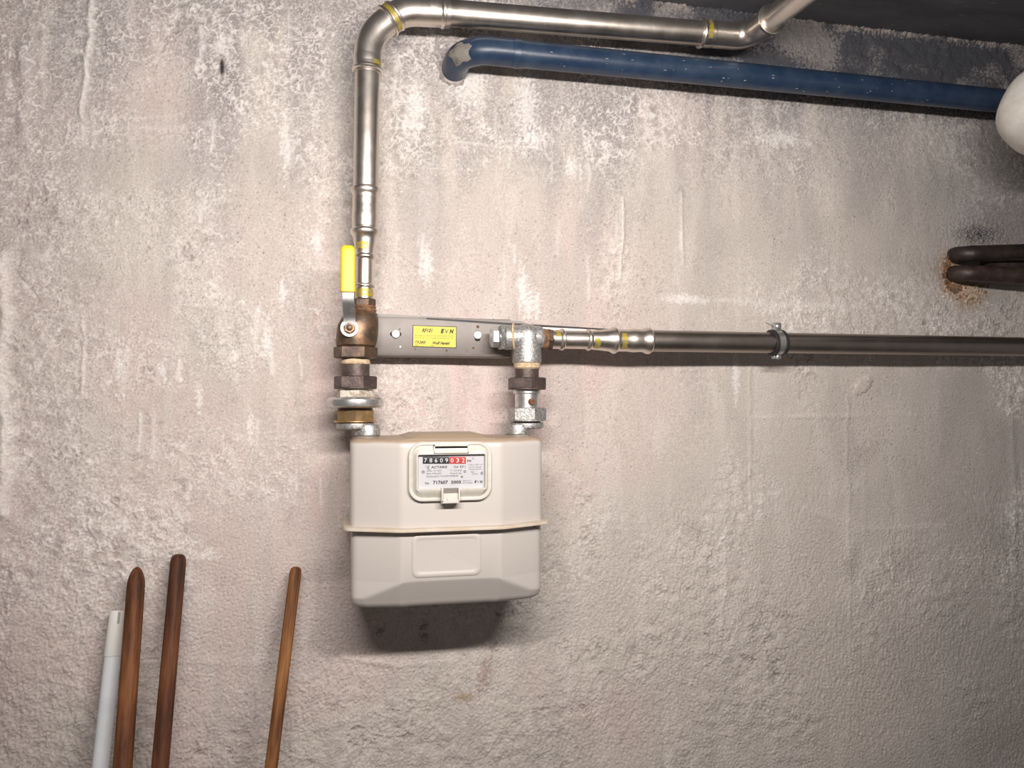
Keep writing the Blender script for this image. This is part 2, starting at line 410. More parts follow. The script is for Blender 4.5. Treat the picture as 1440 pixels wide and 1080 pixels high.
# whitish crests, darker pits
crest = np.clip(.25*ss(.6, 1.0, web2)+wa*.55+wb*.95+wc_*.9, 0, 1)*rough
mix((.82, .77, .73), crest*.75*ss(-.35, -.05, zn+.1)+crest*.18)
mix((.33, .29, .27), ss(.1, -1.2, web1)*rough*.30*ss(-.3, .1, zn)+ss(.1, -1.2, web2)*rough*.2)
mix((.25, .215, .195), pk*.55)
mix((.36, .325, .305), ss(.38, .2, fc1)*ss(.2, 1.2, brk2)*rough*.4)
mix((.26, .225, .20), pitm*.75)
mix((.80, .75, .71), cr*.9)
speck = ss(2.2, 3.0, band(.0042, 1, .3)); mix((.25, .21, .19), speck*.7)
sp2 = ss(2.1, 2.9, band(.0045, 1, .3)); mix((.85, .81, .78), sp2*.6)
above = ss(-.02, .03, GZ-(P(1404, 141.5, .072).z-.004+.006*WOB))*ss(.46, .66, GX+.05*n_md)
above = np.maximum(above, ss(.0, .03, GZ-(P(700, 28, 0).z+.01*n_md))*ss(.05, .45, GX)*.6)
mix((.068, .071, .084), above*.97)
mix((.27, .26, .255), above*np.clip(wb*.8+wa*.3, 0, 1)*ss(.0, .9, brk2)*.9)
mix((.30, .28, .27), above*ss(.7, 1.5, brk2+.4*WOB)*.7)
dr = random.Random(11)
for _ in range(46):
    px, py = dr.choice(((dr.uniform(550, 830), dr.uniform(110, 250)), (dr.uniform(20, 480), dr.uniform(20, 340)), (dr.uniform(150, 480), dr.uniform(430, 720)), (dr.uniform(540, 1000), dr.uniform(330, 440))))
    ln_ = dr.uniform(8, 34); l = line([(px, py-ln_), (px-1, py+ln_*.3), (px-2, py+ln_)], dr.uniform(1.2, 3.6), 1.5)
    mix((.84, .80, .77), l*dr.uniform(.25, .65)); h += .0012*l
for (px, py, rx, ry) in ((168, 512, 4, 18), (397, 412, 5, 13), (332, 498, 5, 9), (402, 205, 6, 34), (583, 145, 10, 25), (740, 150, 14, 40), (755, 195, 14, 12), (290, 780, 14, 6), (375, 480, 5, 18), (446, 340, 5, 14), (600, 370, 6, 20), (735, 405, 6, 22), (745, 430, 10, 14), (802, 235, 5, 12), (960, 420, 25, 5), (230, 520, 3, 16), (253, 524, 3, 16), (280, 560, 3, 16), (352, 600, 4, 18), (312, 65, 8, 14), (278, 10, 10, 4), (700, 10, 60, 5), (520, 120, 22, 5), (1035, 527, 4, 30), (660, 120, 22, 26), (1100, 195, 30, 8)):
    mix((.84, .80, .77), blob(px, py, rx, ry, 0, 1.6, 1.2)*.75)
for (px, py, rx, ry, rot) in ((1203, 782, 9, 26, -.4), (1195, 800, 14, 12, 0), (1268, 790, 16, 14, .6), (1405, 765, 42, 26, 0), (1400, 1040, 60, 22, .1), (975, 745, 22, 10, -.5), (1215, 640, 30, 12, .5)):
    f = blob(px, py, rx, ry, rot, 1.6, 1.3); mix((.20, .175, .155), f*.45*ss(-.7, .8, fine))
mix((.36, .255, .235), blob(682, 948, 9, 22, -.25, 1.3, 1.0)*.65)
mix((.42, .29, .15), blob(652, 980, 10, 5, 0, 1.4, 1.2)*.7)
mix((.04, .035, .035), blob(312, 94, 2.6, 11, 0, .7, .2))
for (px, py) in ((535, 888), (596, 880), (596, 895)): mix((.20, .15, .12), blob(px, py, 5, 5, 0, 1.4, 1.2)*.6)
# stains round the two old pipes
f = blob(1378, 330, 34, 14, .05, 1.2, 1.2); soot = f*ss(-.6, .1, WOB+fine*.5)
mix((.20, .19, .20), blob(1405, 318, 50, 30, 0, 1.5, 1.0)*.5)
h -= .003*f
f = np.maximum(blob(1336, 385, 21, 33, 0, .8, 1.0), blob(1362, 412, 30, 23, 0, .8, 1.0)); mix((.34, .19, .085), f*ss(-.9, .6, WOB+.5)*.9)
mix((.55, .43, .32), blob(1365, 410, 15, 12, 0, .6, .8)*.9)
mix((.16, .08, .045), blob(1333, 380, 9, 18, 0, 1.0, 1.3)*ss(-.3, .6, fine)*.85)
h += .006*np.maximum(blob(1338, 385, 12, 22, 0, 1, 1), 0)*(.6+.4*WOB)+.004*blob(1365, 410, 14, 11, 0, .8, .6)
# crumbly edge under the ceiling
mm = ss(.022, .004, CEIL_Z-GZ)*ss(.2, .35, GX); h += .004*mm*(.5+.5*WOB)
mix((.030, .034, .055), soot)
mix((.42, .36, .33), ss(.012, .003, CEIL_Z-GZ+.004*WOB)*ss(.2, .35, GX)*.75*ss(-.8, .6, n_v))
f = blob(1020, 52, 90, 20, -.1, 1.4, 1.6)*ss(-.2, .7, WOB); mix((.34, .31, .30), f*.6)
for (px, py, rx, ry) in ((1115, 70, 40, 16), (1200, 88, 30, 10), (1380, 100, 30, 8), (1290, 95, 40, 10), (960, 12, 60, 5)):
    f = blob(px, py, rx, ry, -.1, 1.5, 1.8)*ss(.0, .9, WOB); mix((.38, .34, .32), f*.6); h += .002*f

edge = ss(0, .04, GX-X0)*ss(0, .04, X1-GX)*ss(0, .04, GZ-Z0)
h *= edge
# full grid with a coarse skirt
ex0 = np.array([-1.4, -1.0, -.75]); ex1 = np.array([1.6, 2.0, 2.6]); ez0 = np.array([-.02, .25, .5])
ax_ = np.concatenate([ex0, gx, ex1]); az_ = np.concatenate([ez0, gz])
H = np.zeros((len(az_), len(ax_))); H[3:, 3:-3] = h
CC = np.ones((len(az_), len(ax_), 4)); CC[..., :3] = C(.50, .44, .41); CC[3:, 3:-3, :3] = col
AX, AZ = np.meshgrid(ax_, az_)
co = np.stack([AX, -H, AZ], -1).reshape(-1, 3).astype(np.float32)
NX, NZ = len(ax_), len(az_)
idx = np.arange(NX*NZ).reshape(NZ, NX)
quads = np.stack([idx[:-1, :-1], idx[:-1, 1:], idx[1:, 1:], idx[1:, :-1]], -1).reshape(-1, 4).astype(np.int32)
me = bpy.data.meshes.new('wall_back')
me.vertices.add(len(co)); me.vertices.foreach_set('co', co.ravel())
me.loops.add(quads.size); me.loops.foreach_set('vertex_index', quads.ravel())
me.polygons.add(len(quads)); me.polygons.foreach_set('loop_start', np.arange(0, quads.size, 4, dtype=np.int32))
me.update(calc_edges=True); me.shade_smooth()
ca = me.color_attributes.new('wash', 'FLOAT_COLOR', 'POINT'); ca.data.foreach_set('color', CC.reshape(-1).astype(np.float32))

def wall_mat():
    m = bpy.data.materials.new('rough_limewashed_render'); m.use_nodes = True
    nt = m.node_tree; L = nt.links; b = nt.nodes['Principled BSDF']; b.inputs['Roughness'].default_value = .85
    b.inputs['Specular IOR Level'].default_value = .2
    at_ = nt.nodes.new('ShaderNodeAttribute'); at_.attribute_name = 'wash'
    tc = nt.nodes.new('ShaderNodeTexCoord')
    n = nt.nodes.new('ShaderNodeTexNoise'); n.inputs['Scale'].default_value = 330; n.inputs['Detail'].default_value = 4; n.inputs['Roughness'].default_value = .7
    L.new(tc.outputs['Object'], n.inputs['Vector'])
    mr = nt.nodes.new('ShaderNodeMapRange'); mr.inputs['From Min'].default_value = .3; mr.inputs['From Max'].default_value = .7
    mr.inputs['To Min'].default_value = .80; mr.inputs['To Max'].default_value = 1.17
    L.new(n.outputs['Fac'], mr.inputs['Value'])
    mu = nt.nodes.new('ShaderNodeVectorMath'); mu.operation = 'SCALE'
    L.new(at_.outputs['Color'], mu.inputs[0]); L.new(mr.outputs['Result'], mu.inputs['Scale']); L.new(mu.outputs['Vector'], b.inputs['Base Color'])
    n2 = nt.nodes.new('ShaderNodeTexNoise'); n2.inputs['Scale'].default_value = 300; n2.inputs['Detail'].default_value = 5; n2.inputs['Roughness'].default_value = .65
    L.new(tc.outputs['Object'], n2.inputs['Vector'])
    bp = nt.nodes.new('ShaderNodeBump'); bp.inputs['Strength'].default_value = .95; bp.inputs['Distance'].default_value = .0017
    L.new(n2.outputs['Fac'], bp.inputs['Height']); L.new(bp.outputs['Normal'], b.inputs['Normal'])
    return m
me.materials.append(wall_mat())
wall = bpy.data.objects.new('wall_back', me); COL.objects.link(wall); tag(wall, kind='structure')
wall['label'] = 'rough unpainted pinkish grey rendered basement wall'

# floor and ceiling
bm = bmesh.new(); box(bm, -1.4, 2.6, -2.6, .1, -.06, 0)
fl = obj('floor', bm, mat('concrete_floor', (.20, .185, .17), .85, 0, (.15, .135, .125), 8, 6, bump=.4, bscale=60)); tag(fl, kind='structure')
def ceil_mat():
    m = mat('sooty_ceiling', (.060, .062, .070), .8, 0, (.105, .106, .115), 16, 7, .35, .7, bump=.6, bscale=55, stretch=(.35, 1, 1))
    nt = m.node_tree; L = nt.links; b = nt.nodes['Principled BSDF']
    src = b.inputs['Base Color'].links[0].from_socket
    tc = nt.nodes.new('ShaderNodeTexCoord'); mp = nt.nodes.new('ShaderNodeMapping'); mp.inputs['Scale'].default_value = (40, 160, 1); mp.inputs['Rotation'].default_value = (0, 0, .25)
    L.new(tc.outputs['Object'], mp.inputs['Vector'])
    n = nt.nodes.new('ShaderNodeTexNoise'); n.inputs['Scale'].default_value = 1; n.inputs['Detail'].default_value = 5; L.new(mp.outputs['Vector'], n.inputs['Vector'])
    rp = nt.nodes.new('ShaderNodeValToRGB'); rp.color_ramp.elements[0].position = .66; rp.color_ramp.elements[1].position = .78
    L.new(n.outputs['Fac'], rp.inputs['Fac'])
    mx = nt.nodes.new('ShaderNodeMix'); mx.data_type = 'RGBA'; mx.inputs['B'].default_value = (.24, .22, .21, 1)
    L.new(rp.outputs['Color'], mx.inputs['Factor']); L.new(src, mx.inputs['A']); L.new(mx.outputs['Result'], b.inputs['Base Color'])
    return m
bm = bmesh.new()
# slab cast on boards: joints run along the wall
yj = P(1360, 9, 0)
ys = [.1, -.155, -.42, -.70, -1.0, -1.5, -2.6]
for i, (a, b_) in enumerate(zip(ys, ys[1:])):
    dz = (.0, .006, .002, .007, .001, .005)[i]
    box(bm, -1.4, 2.6, b_, a, CEIL_Z+dz, CEIL_Z+.12, .002)
ce = obj('ceiling', bm, ceil_mat()); tag(ce, kind='structure')

# ---------------------------------------------------------------- gas meter
DM = .110
L_, R_ = P(492, 700, DM).x, P(752, 700, DM).x
MX = (L_+R_)/2; HW = (R_-L_)/2
zt = P(622, 614, DM).z; zf = ZC-.1745; zb = P(622, 838, DM).z
gm = thing('gas_meter', (MX, -DM, zb), 'beige domestic gas meter with counter window hanging under the bracket', 'gas meter')
def plan(z, front=.190, cornerd=.158, hw=HW, fx=.069, rc=.010, back=.034, rf=.022, n=5):
    pts = [(-fx, -front, rf), (-hw, -cornerd, rc*1.4), (-hw, -(2*DM-cornerd), rc*1.4), (-fx, -back, rf), (fx, -back, rf), (hw, -(2*DM-cornerd), rc*1.4), (hw, -cornerd, rc*1.4), (fx, -front, rf)]
    out = []; m = len(pts)
    for i in range(m):
        p = Vector(pts[i][:2]); a = Vector(pts[i-1][:2])-p; b = Vector(pts[(i+1) % m][:2])-p; an, bn = a.normalized(), b.normalized()
        ang = an.angle(bn); r = pts[i][2]; t = min(r/math.tan(ang/2), a.length*.45, b.length*.45); r = t*math.tan(ang/2)
        c = p+(an+bn).normalized()*(r/math.sin(ang/2)); s = p+an*t-c; e = p+bn*t-c; tot = s.angle(e)
        for k in range(n+1):
            f = k/n; q = c+(s*math.sin((1-f)*tot)+e*math.sin(f*tot))/math.sin(tot)
            out.append((MX+q.x, q.y, z))
    return out
bm = bmesh.new()
rings = [plan(zf+.001), plan(zt-.012)]
for k in range(1, 6):
    a = R(90*k/5); i = .010*(1-math.cos(a)); rings.append(plan(zt-.010+.010*math.sin(a), .190-i, .158-i*.8, HW-i, .069-i*.2, back=.034+i))
rings.append(plan(zt+.0005, .17, .145, HW-.03, .06, back=.05))
loft(bm, rings)
obj('upper_shell', bm, M['meter'], gm)
# raised hump on top of the case
bm = bmesh.new()
hz0, hz1 = zt-.004, zt+.0058
def hump(z, f, w_, b_): return [(MX+x-.002, y, z) for x, y in ((-w_, -f), (-w_+.012, -f-.0), (w_-.012, -f), (w_, -f), (w_, -b_), (-w_, -b_))]
loft(bm, [hump(hz0, .182, .066, .045), hump(hz0+.004, .181, .063, .047), hump(hz1-.0015, .168, .050, .060), hump(hz1, .164, .047, .064)])
obj('top_hump', bm, M['meter'], gm)
bm = bmesh.new()
zc1 = P(630, 816, .19).z
def lower(z, f=0.0, inset=0.0, iny=None):
    "plan ring with extra points on its straight sides; f = how far down the front chamfer"
    base = plan(z, .187, .157, HW-.0015, rf=.009); out = []
    for a, b in zip(base, base[1:]+base[:1]):
        L_n = 12 if (Vector(b)-Vector(a)).length > .02 else 1
        for k in range(L_n): out.append(Vector(a).lerp(Vector(b), k/L_n))
    for p in out:
        x = abs(p.x-MX)
        if p.y < -.12:
            u = max(0, min(1, (x-.064)/(HW-.018-.064)))
            g = f-u*.86; p.y += .5*(g+math.sqrt(g*g+.0016))*.018-(.00036 if f < .01 else 0)
        if inset:
            dx, dy = p.x-MX, p.y+DM
            p.x -= dx/HW*inset; p.y -= dy/.078*(inset*.8 if iny is None else iny)
    return [tuple(p) for p in out]
hb = zc1-zb-.011
rings = [lower(zf-.001), lower(zc1+.001), lower(zc1-.0012, .04)]
for k in range(1, 25): rings.append(lower(zc1-hb*k/24, k/24))
for k in range(1, 6):
    a = R(90*k/5); t_ = math.sin(a); rings.append(lower(zb+.011-.011*t_, 1.0, .013*(1-math.cos(a)), .006*t_+.010*(1-math.cos(a))))
rings.append(lower(zb-.0001, 1.0, .04, .03))
loft(bm, rings)
obj('lower_shell', bm, M['meter'], gm, angle=60)
# folded seam flange: thin lip all round, a touch wavy
bm = bmesh.new()
o_ = .0095
loft(bm, [plan(zf+.0040, .190, .158, HW), plan(zf+.0030, .190+o_*.8, .158+o_*.9, HW+o_*.9, .070, rc=.014), plan(zf+.0010, .190+o_, .158+o_, HW+o_, .070, rc=.014),
          plan(zf-.0006, .190+o_, .158+o_, HW+o_, .070, rc=.014), plan(zf-.0014, .190+o_*.8, .158+o_*.9, HW+o_*.9, .070, rc=.014), plan(zf-.0014, .188, .156, HW-.002)])
obj('seam_flange', bm, mat('flange_paint', (.54, .49, .42), .45, 0, (.50, .41, .31), 30, 5), gm)
# embossed panel on the lower front
bm = bmesh.new()
A, B = P(579, 752, .188), P(677, 809, .188); cx, cz, hx, hz = (A.x+B.x)/2, (A.z+B.z)/2, (B.x-A.x)/2, (A.z-B.z)/2
prof = ((0, 0), (.0014, .0012), (.004, .0016), (.0062, .0012), (.0078, .0005), (.0085, .0004))
loft(bm, [[(x, -(.1872+dd), z) for x, z in rrect(cx, cz, hx-i, hz-i, .009-i*.5)] for i, dd in prof], cap0=False)
obj('embossed_panel', bm, M['meter'], gm, recalc=True)
# index frame
DF = .190
A, B = P(574.5, 622, DF+.006), P(691.5, 703, DF+.006); cx, cz, hx, hz = (A.x+B.x)/2, (A.z+B.z)/2, (B.x-A.x)/2, (A.z-B.z)/2
A2, B2 = P(588, 640, DF+.010), P(682, 686, DF+.010); cx2, cz2, hx2, hz2 = (A2.x+B2.x)/2, (A2.z+B2.z)/2, (B2.x-A2.x)/2, (A2.z-B2.z)/2
bm = bmesh.new()
def rr(cx, cz, hx, hz, r, d): return [(x, -d, z) for x, z in rrect(cx, cz, hx, hz, r)]
loft(bm, [rr(cx, cz, hx, hz, .019, DF-.003), rr(cx, cz, hx, hz, .019, DF+.0055), rr(cx, cz, hx-.001, hz-.001, .018, DF+.0068), rr(cx, cz, hx-.0035, hz-.0035, .016, DF+.0068), rr(cx, cz, hx-.0050, hz-.0050, .0145, DF+.0052),
          rr((cx+cx2)/2, (cz+cz2)/2, (hx+hx2)/2-.002, (hz+hz2)/2-.002, .008, DF+.0085), rr(cx2, cz2, hx2+.0022, hz2+.0022, .0035, DF+.0115), rr(cx2, cz2, hx2+.0005, hz2+.0005, .002, DF+.0115), rr(cx2, cz2, hx2, hz2, .0015, DF+.0100), rr(cx2, cz2, hx2, hz2, .0015, DF+.0035)], cap1=False)
fr = obj('index_frame', bm, M['frame'], gm, label='cream plastic frame around the counter')
bm = bmesh.new(); box(bm, cx2-hx2, cx2+hx2, -(DF+.0048), -(DF+.0012), cz2-hz2, cz2+hz2); obj('dial_plate', bm, M['dial'], fr, smooth=False, label='pale printed dial plate')
bm = bmesh.new(); box(bm, cx2-hx2, cx2+hx2, -(DF+.0086), -(DF+.0079), cz2-hz2, cz2+hz2); obj('window_pane', bm, M['pane'], fr, smooth=False)
# slot at the top of the frame
def pbox(bm, x0, y0, x1, y1, d0, d1, bev=0.0):
    a, b = P(x0, y0, d1), P(x1, y1, d1); box(bm, a.x, b.x, -d1, -d0, b.z, a.z, bev)
bm = bmesh.new()
for q in ((610, 625.5, 659.5, 627.3), (610, 636, 659.5, 638), (610, 625.5, 611.8, 638), (657.7, 625.5, 659.5, 638)): pbox(bm, *q, DF+.004, DF+.0115, .0003)
obj('seal_slot', bm, M['frame'], fr)
bm = bmesh.new(); pbox(bm, 611, 627, 658, 630.8, DF+.004, DF+.0080); obj('slot_recess', bm, M['dark'], fr, smooth=False)
bm = bmesh.new(); pbox(bm, 611, 630.8, 658, 637, DF+.004, DF+.0086); obj('slot_floor', bm, M['white_p'], fr, smooth=False)
# latch
bm = bmesh.new()
for q in ((621, 687, 623.5, 707), (645, 687, 647, 707), (621, 704.5, 647, 707.5)): pbox(bm, *q, DF+.002, DF+.0175, .0004)
pbox(bm, 623, 694, 645.5, 706, DF+.002, DF+.0125, .0005); pbox(bm, 629, 700, 638.5, 704, DF+.012, DF+.0150, .0006)
pbox(bm, 628, 706, 640, 711, DF-.001, DF+.008, .0015)
obj('latch', bm, M['frame'], fr)
bm = bmesh.new(); pbox(bm, 623, 687.5, 645.5, 694, DF+.002, DF+.0122); obj('latch_gap', bm, mat('latch_shadow_gap', (.20, .18, .16), .7), fr, smooth=False)
# number wheels
DD = DF+.0052
def wheel(x0, x1, m, nm):
    bm = bmesh.new(); a, b = P(x0, 642.5, DD), P(x1, 652, DD); zc_ = (a.z+b.z)/2; hh = (a.z-b.z)/2
    ring = [(-DD-.0004*math.cos(t), zc_+hh*math.sin(t)/math.sin(1.3)) for t in np.linspace(-1.3, 1.3, 8)]
    va = [bm.verts.new((a.x+.00008, y, z)) for y, z in ring]; vb = [bm.verts.new((b.x-.00008, y, z)) for y, z in ring]
    for k in range(7): bm.faces.new((va[k], va[k+1], vb[k+1], vb[k]))
    return obj(nm, bm, m, fr, recalc=False)
for i in range(5): wheel(594.5+7.4*i, 594.5+7.4*(i+1), M['navy'], 'number_wheel')
for i in range(3): wheel(631.7+7.8*i, 631.7+7.8*(i+1), M['red'], 'number_wheel')
bm = bmesh.new()
for i, ch in enumerate('78609'): text_bm(bm, ch, 596.6+7.4*i, 644.4, 600.4+7.4*i, 650.4, DD+.0006)
for i, ch in enumerate('032'): text_bm(bm, ch, 633.8+7.8*i, 644.4, 637.8+7.8*i, 650.4, DD+.0006)
obj('digits', bm, M['wink'], fr, smooth=False, recalc=False)
bm = bmesh.new(); T = DF+.0050
text_bm(bm, 'm', 657, 646.8, 662.5, 649.5, T, bold=.02); text_bm(bm, '3', 664, 643.6, 665.8, 646, T)
text_bm(bm, 'ACTARIS', 606.5, 655.3, 629, 658.3, T, bold=.02)
text_bm(bm, 'G6 RF1', 638, 654.8, 654.5, 657.8, T)
text_bm(bm, 'Nr.', 598, 678, 604.5, 681.2, T, bold=.01); text_bm(bm, '717607', 609, 676, 630, 680.6, T, bold=.03); text_bm(bm, '2005', 634, 675.8, 648.5, 680, T, bold=.03)
text_bm(bm, 'E', 667.2, 675.6, 670.4, 679.2, T, .2, .05); text_bm(bm, 'N', 675, 675.6, 678.6, 679.2, T, .2, .05)
# winged mark in front of the maker's name
q = [P(x, y, T) for x, y in ((597, 656.5), (599.5, 655), (602, 656.5), (603.5, 654), (603, 658), (600.5, 657), (605, 661), (600, 658))]
for a, b in zip(q, q[1:]):
    dv = (b-a).normalized(); nn = Vector((-dv.z, 0, dv.x))*.00018
    bm.faces.new([bm.verts.new(v) for v in (a-nn, b-nn, b+nn, a+nn)])
obj('bold_lettering', bm, M['black'], fr, smooth=False, recalc=False)
bm = bmesh.new()
text_bm(bm, 'Qmax  10  m3/h', 599.5, 660.8, 620.5, 663.2, T); text_bm(bm, 'Qmin  0,06 m3/h', 599.5, 664.8, 620.5, 667.2, T)
text_bm(bm, 'V  2,2 dm3', 633.5, 660.4, 649.5, 662.8, T); text_bm(bm, 'Pmax 0,1 bar', 633.5, 664.4, 649.5, 666.8, T)
text_bm(bm, 'Zulassung Nr. M-G-873-0048/98', 599.5, 668.8, 644, 671, T)
text_bm(bm, '1 imp = 0,01 m3', 658.5, 652.6, 678, 654.4, T); text_bm(bm, 'Un 14 V 10 mA', 660, 655.8, 677, 657.6, T); text_bm(bm, 'Pmax 0,5 W', 660, 659, 677, 660.8, T)
text_bm(bm, 'Klasse', 662.5, 662.6, 667.5, 664.6, T); text_bm(bm, '-25 +55 C', 663, 665.6, 672, 667.6, T)
text_bm(bm, 'Eigentum', 650.5, 675.3, 662.5, 677, T); text_bm(bm, 'der Anstalt', 650.5, 678, 664.5, 679.7, T); text_bm(bm, 'V', 671.2, 675.8, 674.4, 679.2, T, .1)
for (cx_, cy_, r_) in ((595, 663.8, 2.2), (653.6, 663, 1.9), (677.5, 665.5, 2.0)):
    c = P(cx_, cy_, T); k = K(cx_, cy_, T); N = 14
    va = [bm.verts.new(c+Vector((math.cos(6.283*i/N), 0, math.sin(6.283*i/N)))*r_*k) for i in range(N)]
    vb = [bm.verts.new(c+Vector((math.cos(6.283*i/N), 0, math.sin(6.283*i/N)))*r_*k*.72) for i in range(N)]
    for i in range(N): bm.faces.new((va[i], va[(i+1) % N], vb[(i+1) % N], vb[i]))
text_bm(bm, 'M', 594, 662.8, 596, 664.8, T); text_bm(bm, 'G', 652.8, 662.2, 654.4, 663.9, T); text_bm(bm, '1', 677.1, 664.5, 678, 666.6, T)
obj('fine_lettering', bm, M['faint'], fr, smooth=False, recalc=False)
bm = bmesh.new(); c = P(649.6, 670.4, T); lathe(bm, c, (0, -1, 0), [(0, .0014), (.0004, .0014)], 14); obj('stamp_dot', bm, mat('olive_dot', (.22, .17, .08), .6), fr)
# sealing wire ends hanging from the right of the flange
bm = bmesh.new(); s = P(750, 733, .16)
for dx, dz in ((-.002, -.006), (.001, -.009), (.004, -.004)):
    sweep(bm, [s+Vector((-.002, -.001, .002)), s+Vector((dx*.4, -.004, dz*.2)), s+Vector((dx, -.004, dz))], .0005, 6)
obj('seal_wire', bm, M['rubber'], gm)
# spigots
DSP = .086
SPX = (P(517, 610, DSP).x, P(728, 610, DSP).x)
for sx in SPX:
    bm = bmesh.new(); lathe(bm, (sx, -DSP, zt-.002), (0, 0, 1), [(0, .0165), (.0025, .0165), (.003, .0155), (.0035, .0155)], 40)
    obj('connection_collar', bm, M['frame'], gm)

# ---------------------------------------------------------------- fittings above the meter
DP = .078
def zp(py, px=505): return P(px, py, DP).z
KK = K(505, 500, DP)
AXL = P(500, 520, DP).x; AXR = P(741, 540, DP).x
UP = (0, 0, 1)
def stackpart(name, m, parent, x, prof_px, seg=40, ph=0, px=505, label=None):
    "prof_px: (photo y, radius px) from bottom to top"
    bm = bmesh.new(); z0 = zp(prof_px[0][0], px)
    lathe(bm, (x, -DP, z0), UP, [(zp(y, px)-z0, r*KK) for y, r in prof_px], seg, ph); return obj(name, bm, m, parent, label=label)
def hexp(name, m, parent, x, yb, yt, r, ph=30, px=505, flange=None, label=None):
    bm = bmesh.new(); z0 = zp(yb, px)
    if flange: lathe(bm, (x, -DP, z0), UP, [(0, flange*KK*.98), (.0006, flange*KK), (.0022, flange*KK), (.003, flange*KK*.9)], 40)
    hexn(bm, (x, -DP, z0), UP, .0015 if flange else 0, zp(yt, px)-z0, r*KK, R(ph)); return obj(name, bm, m, parent, label=label, angle=25)
def eccentric(parent, x_top, x_bot, y_mid, y_top, px, rt, rb, y_bot=615):
    bm = bmesh.new(); zt_, zm, zb_ = zp(y_top, px), zp(y_mid, px), zp(y_bot, px)
    lathe(bm, (x_top, -DP, zm), UP, [(-.001, rt*KK*.80), (.001, rt*KK*.97), (.004, rt*KK), (zt_-zm-.001, rt*KK*.98), (zt_-zm, rt*KK*.92)], 40)
    lathe(bm, (x_bot, -DSP, zt+.0015), UP, [(0, rb*KK*.95), (.0012, rb*KK), (zm-zt, rb*KK), (zm-zt+.0045, rb*KK*.9)], 40)
    return obj('offset_adapter', bm, M['galv'], parent)
un = thing('pipe_union', (AXL, -DP, zp(613)), 'left pipe union between the ball valve and the meter, with a brass nut', 'pipe fitting', 'pipe unions above the meter')
eccentric(un, AXL, SPX[0], 603, 594, 505, 26.5, 17.5)
stackpart('dark_gap', M['iron'], un, AXL, [(596, 21), (590, 21)])
hexp('brass_nut', M['brass'], un, AXL, 593.5, 576, 28.5, 0, flange=29.5, label='brass hexagon nut')
stackpart('neck', M['iron'], un, AXL, [(577, 24), (572, 24)])
stackpart('wide_collar', M['zinc'], un, AXL, [(573.5, 31), (573, 36), (571, 38.5), (567, 39.5), (562, 39), (559, 36), (558, 30), (557.5, 22)], 56, label='wide dull silver collar')
hexp('worn_nut', mat('worn_white_nut', (.42, .32, .24), .6, .5, (.74, .69, .60), 170, 5, .38, .60, bump=.3), un, AXL, 559, 548, 27, 10)
stackpart('ring', M['zinc'], un, AXL, [(549, 21), (546, 21)])
hexp('iron_nut', M['iron'], un, AXL, 547, 529, 30, 20, flange=29.5, label='dark iron hexagon nut')
stackpart('nipple', M['iron'], un, AXL, [(530, 19.5), (513, 19.5), (512.5, 18.5), (509, 18.5)], label='dark threaded nipple')
stackpart('sealing', M['hemp'], un, AXL, [(512.5, 19.6), (511, 20.5), (508, 20.2), (505, 19)])

# ball valve
vx_t = P(512, 435, DP).x
bv = thing('ball_valve', (AXL, -DP, zp(504)), 'tarnished brass ball valve with yellow lever handle', 'valve')
hexp('lower_hexagon', M['bronze_dk'], bv, AXL, 504, 488, 30.5, 22, label='hexagonal lower end')
bm = bmesh.new()
prof = [(489, 24, 0), (486, 27.5, .05), (480, 28.5, .12), (470, 28.8, .25), (458, 28.0, .40), (449, 26.0, .62), (443, 23, .85), (440, 20, 1), (437, 17, 1)]
loft(bm, [[(AXL+(vx_t-AXL)*f*.75+r*KK*math.cos(t), -DP+r*KK*math.sin(t), zp(y)) for t in np.linspace(0, 2*math.pi, 41)[:-1]] for y, r, f in prof])
obj('valve_body', bm, M['bronze'], bv)
hx_ = P(491.5, 461, DP+.034)
bm = bmesh.new(); lathe(bm, (hx_.x, -(DP+.022), hx_.z), (0, -1, 0), [(-.016, .0165), (.002, .0160), (.003, .014), (.010, .013)], 32)
obj('stem_boss', bm, M['bronze'], bv)
hexp('upper_hexagon', M['bronze_dk'], bv, vx_t-.001, 449, 440, 20, 10)
bm = bmesh.new(); lathe(bm, (hx_.x, -(DP+.031), hx_.z), (0, -1, 0), [(0, .0125), (.0012, .0130), (.0020, .0125), (.0022, .0088), (.0008, .0085)], 40); 
obj('washer', bm, M['white_p'], bv, label='white ring washer')
bm = bmesh.new(); hexn(bm, (hx_.x, -(DP+.031), hx_.z), (0, -1, 0), 0, .0062, .0082, R(8)); lathe(bm, (hx_.x, -(DP+.037), hx_.z), (0, -1, 0), [(0, .0045), (.0022, .0042), (.003, .0030)], 16)
obj('stem_nut', bm, M['bronze'], bv)
# lever: bent flat bar then plastic grip
def strip(bm, pts, wd, th):
    rows = []
    for i, (p, wv) in enumerate(zip(pts, wd)):
        t = (pts[min(i+1, len(pts)-1)]-pts[max(i-1, 0)]).normalized(); n = Vector((1, 0, 0)).cross(t).normalized()
        c = .0004
        rows.append([p+Vector((sx*(wv/2-cx_), 0, 0))+n*(sy*(th/2-cy_)) for sx, sy, cx_, cy_ in ((-1, -1, c, 0), (1, -1, c, 0), (1, -1, 0, c), (1, 1, 0, c), (1, 1, c, 0), (-1, 1, c, 0), (-1, 1, 0, c), (-1, -1, 0, c))])
    loft(bm, rows)
bm = bmesh.new(); D0, D1 = DP+.0325, DP+.050
strip(bm, [P(491.5, 458, D0), P(491.5, 448, D0), P(491, 440, D0+.005), P(490, 428, D1-.003), P(489.5, 420, D1), P(489.5, 405, D1)], [.0175, .0175, .0175, .017, .0165, .0165], .003)
obj('lever_arm', bm, M['zinc'], bv, label='zinc plated flat lever arm')
bm = bmesh.new()
rows = []
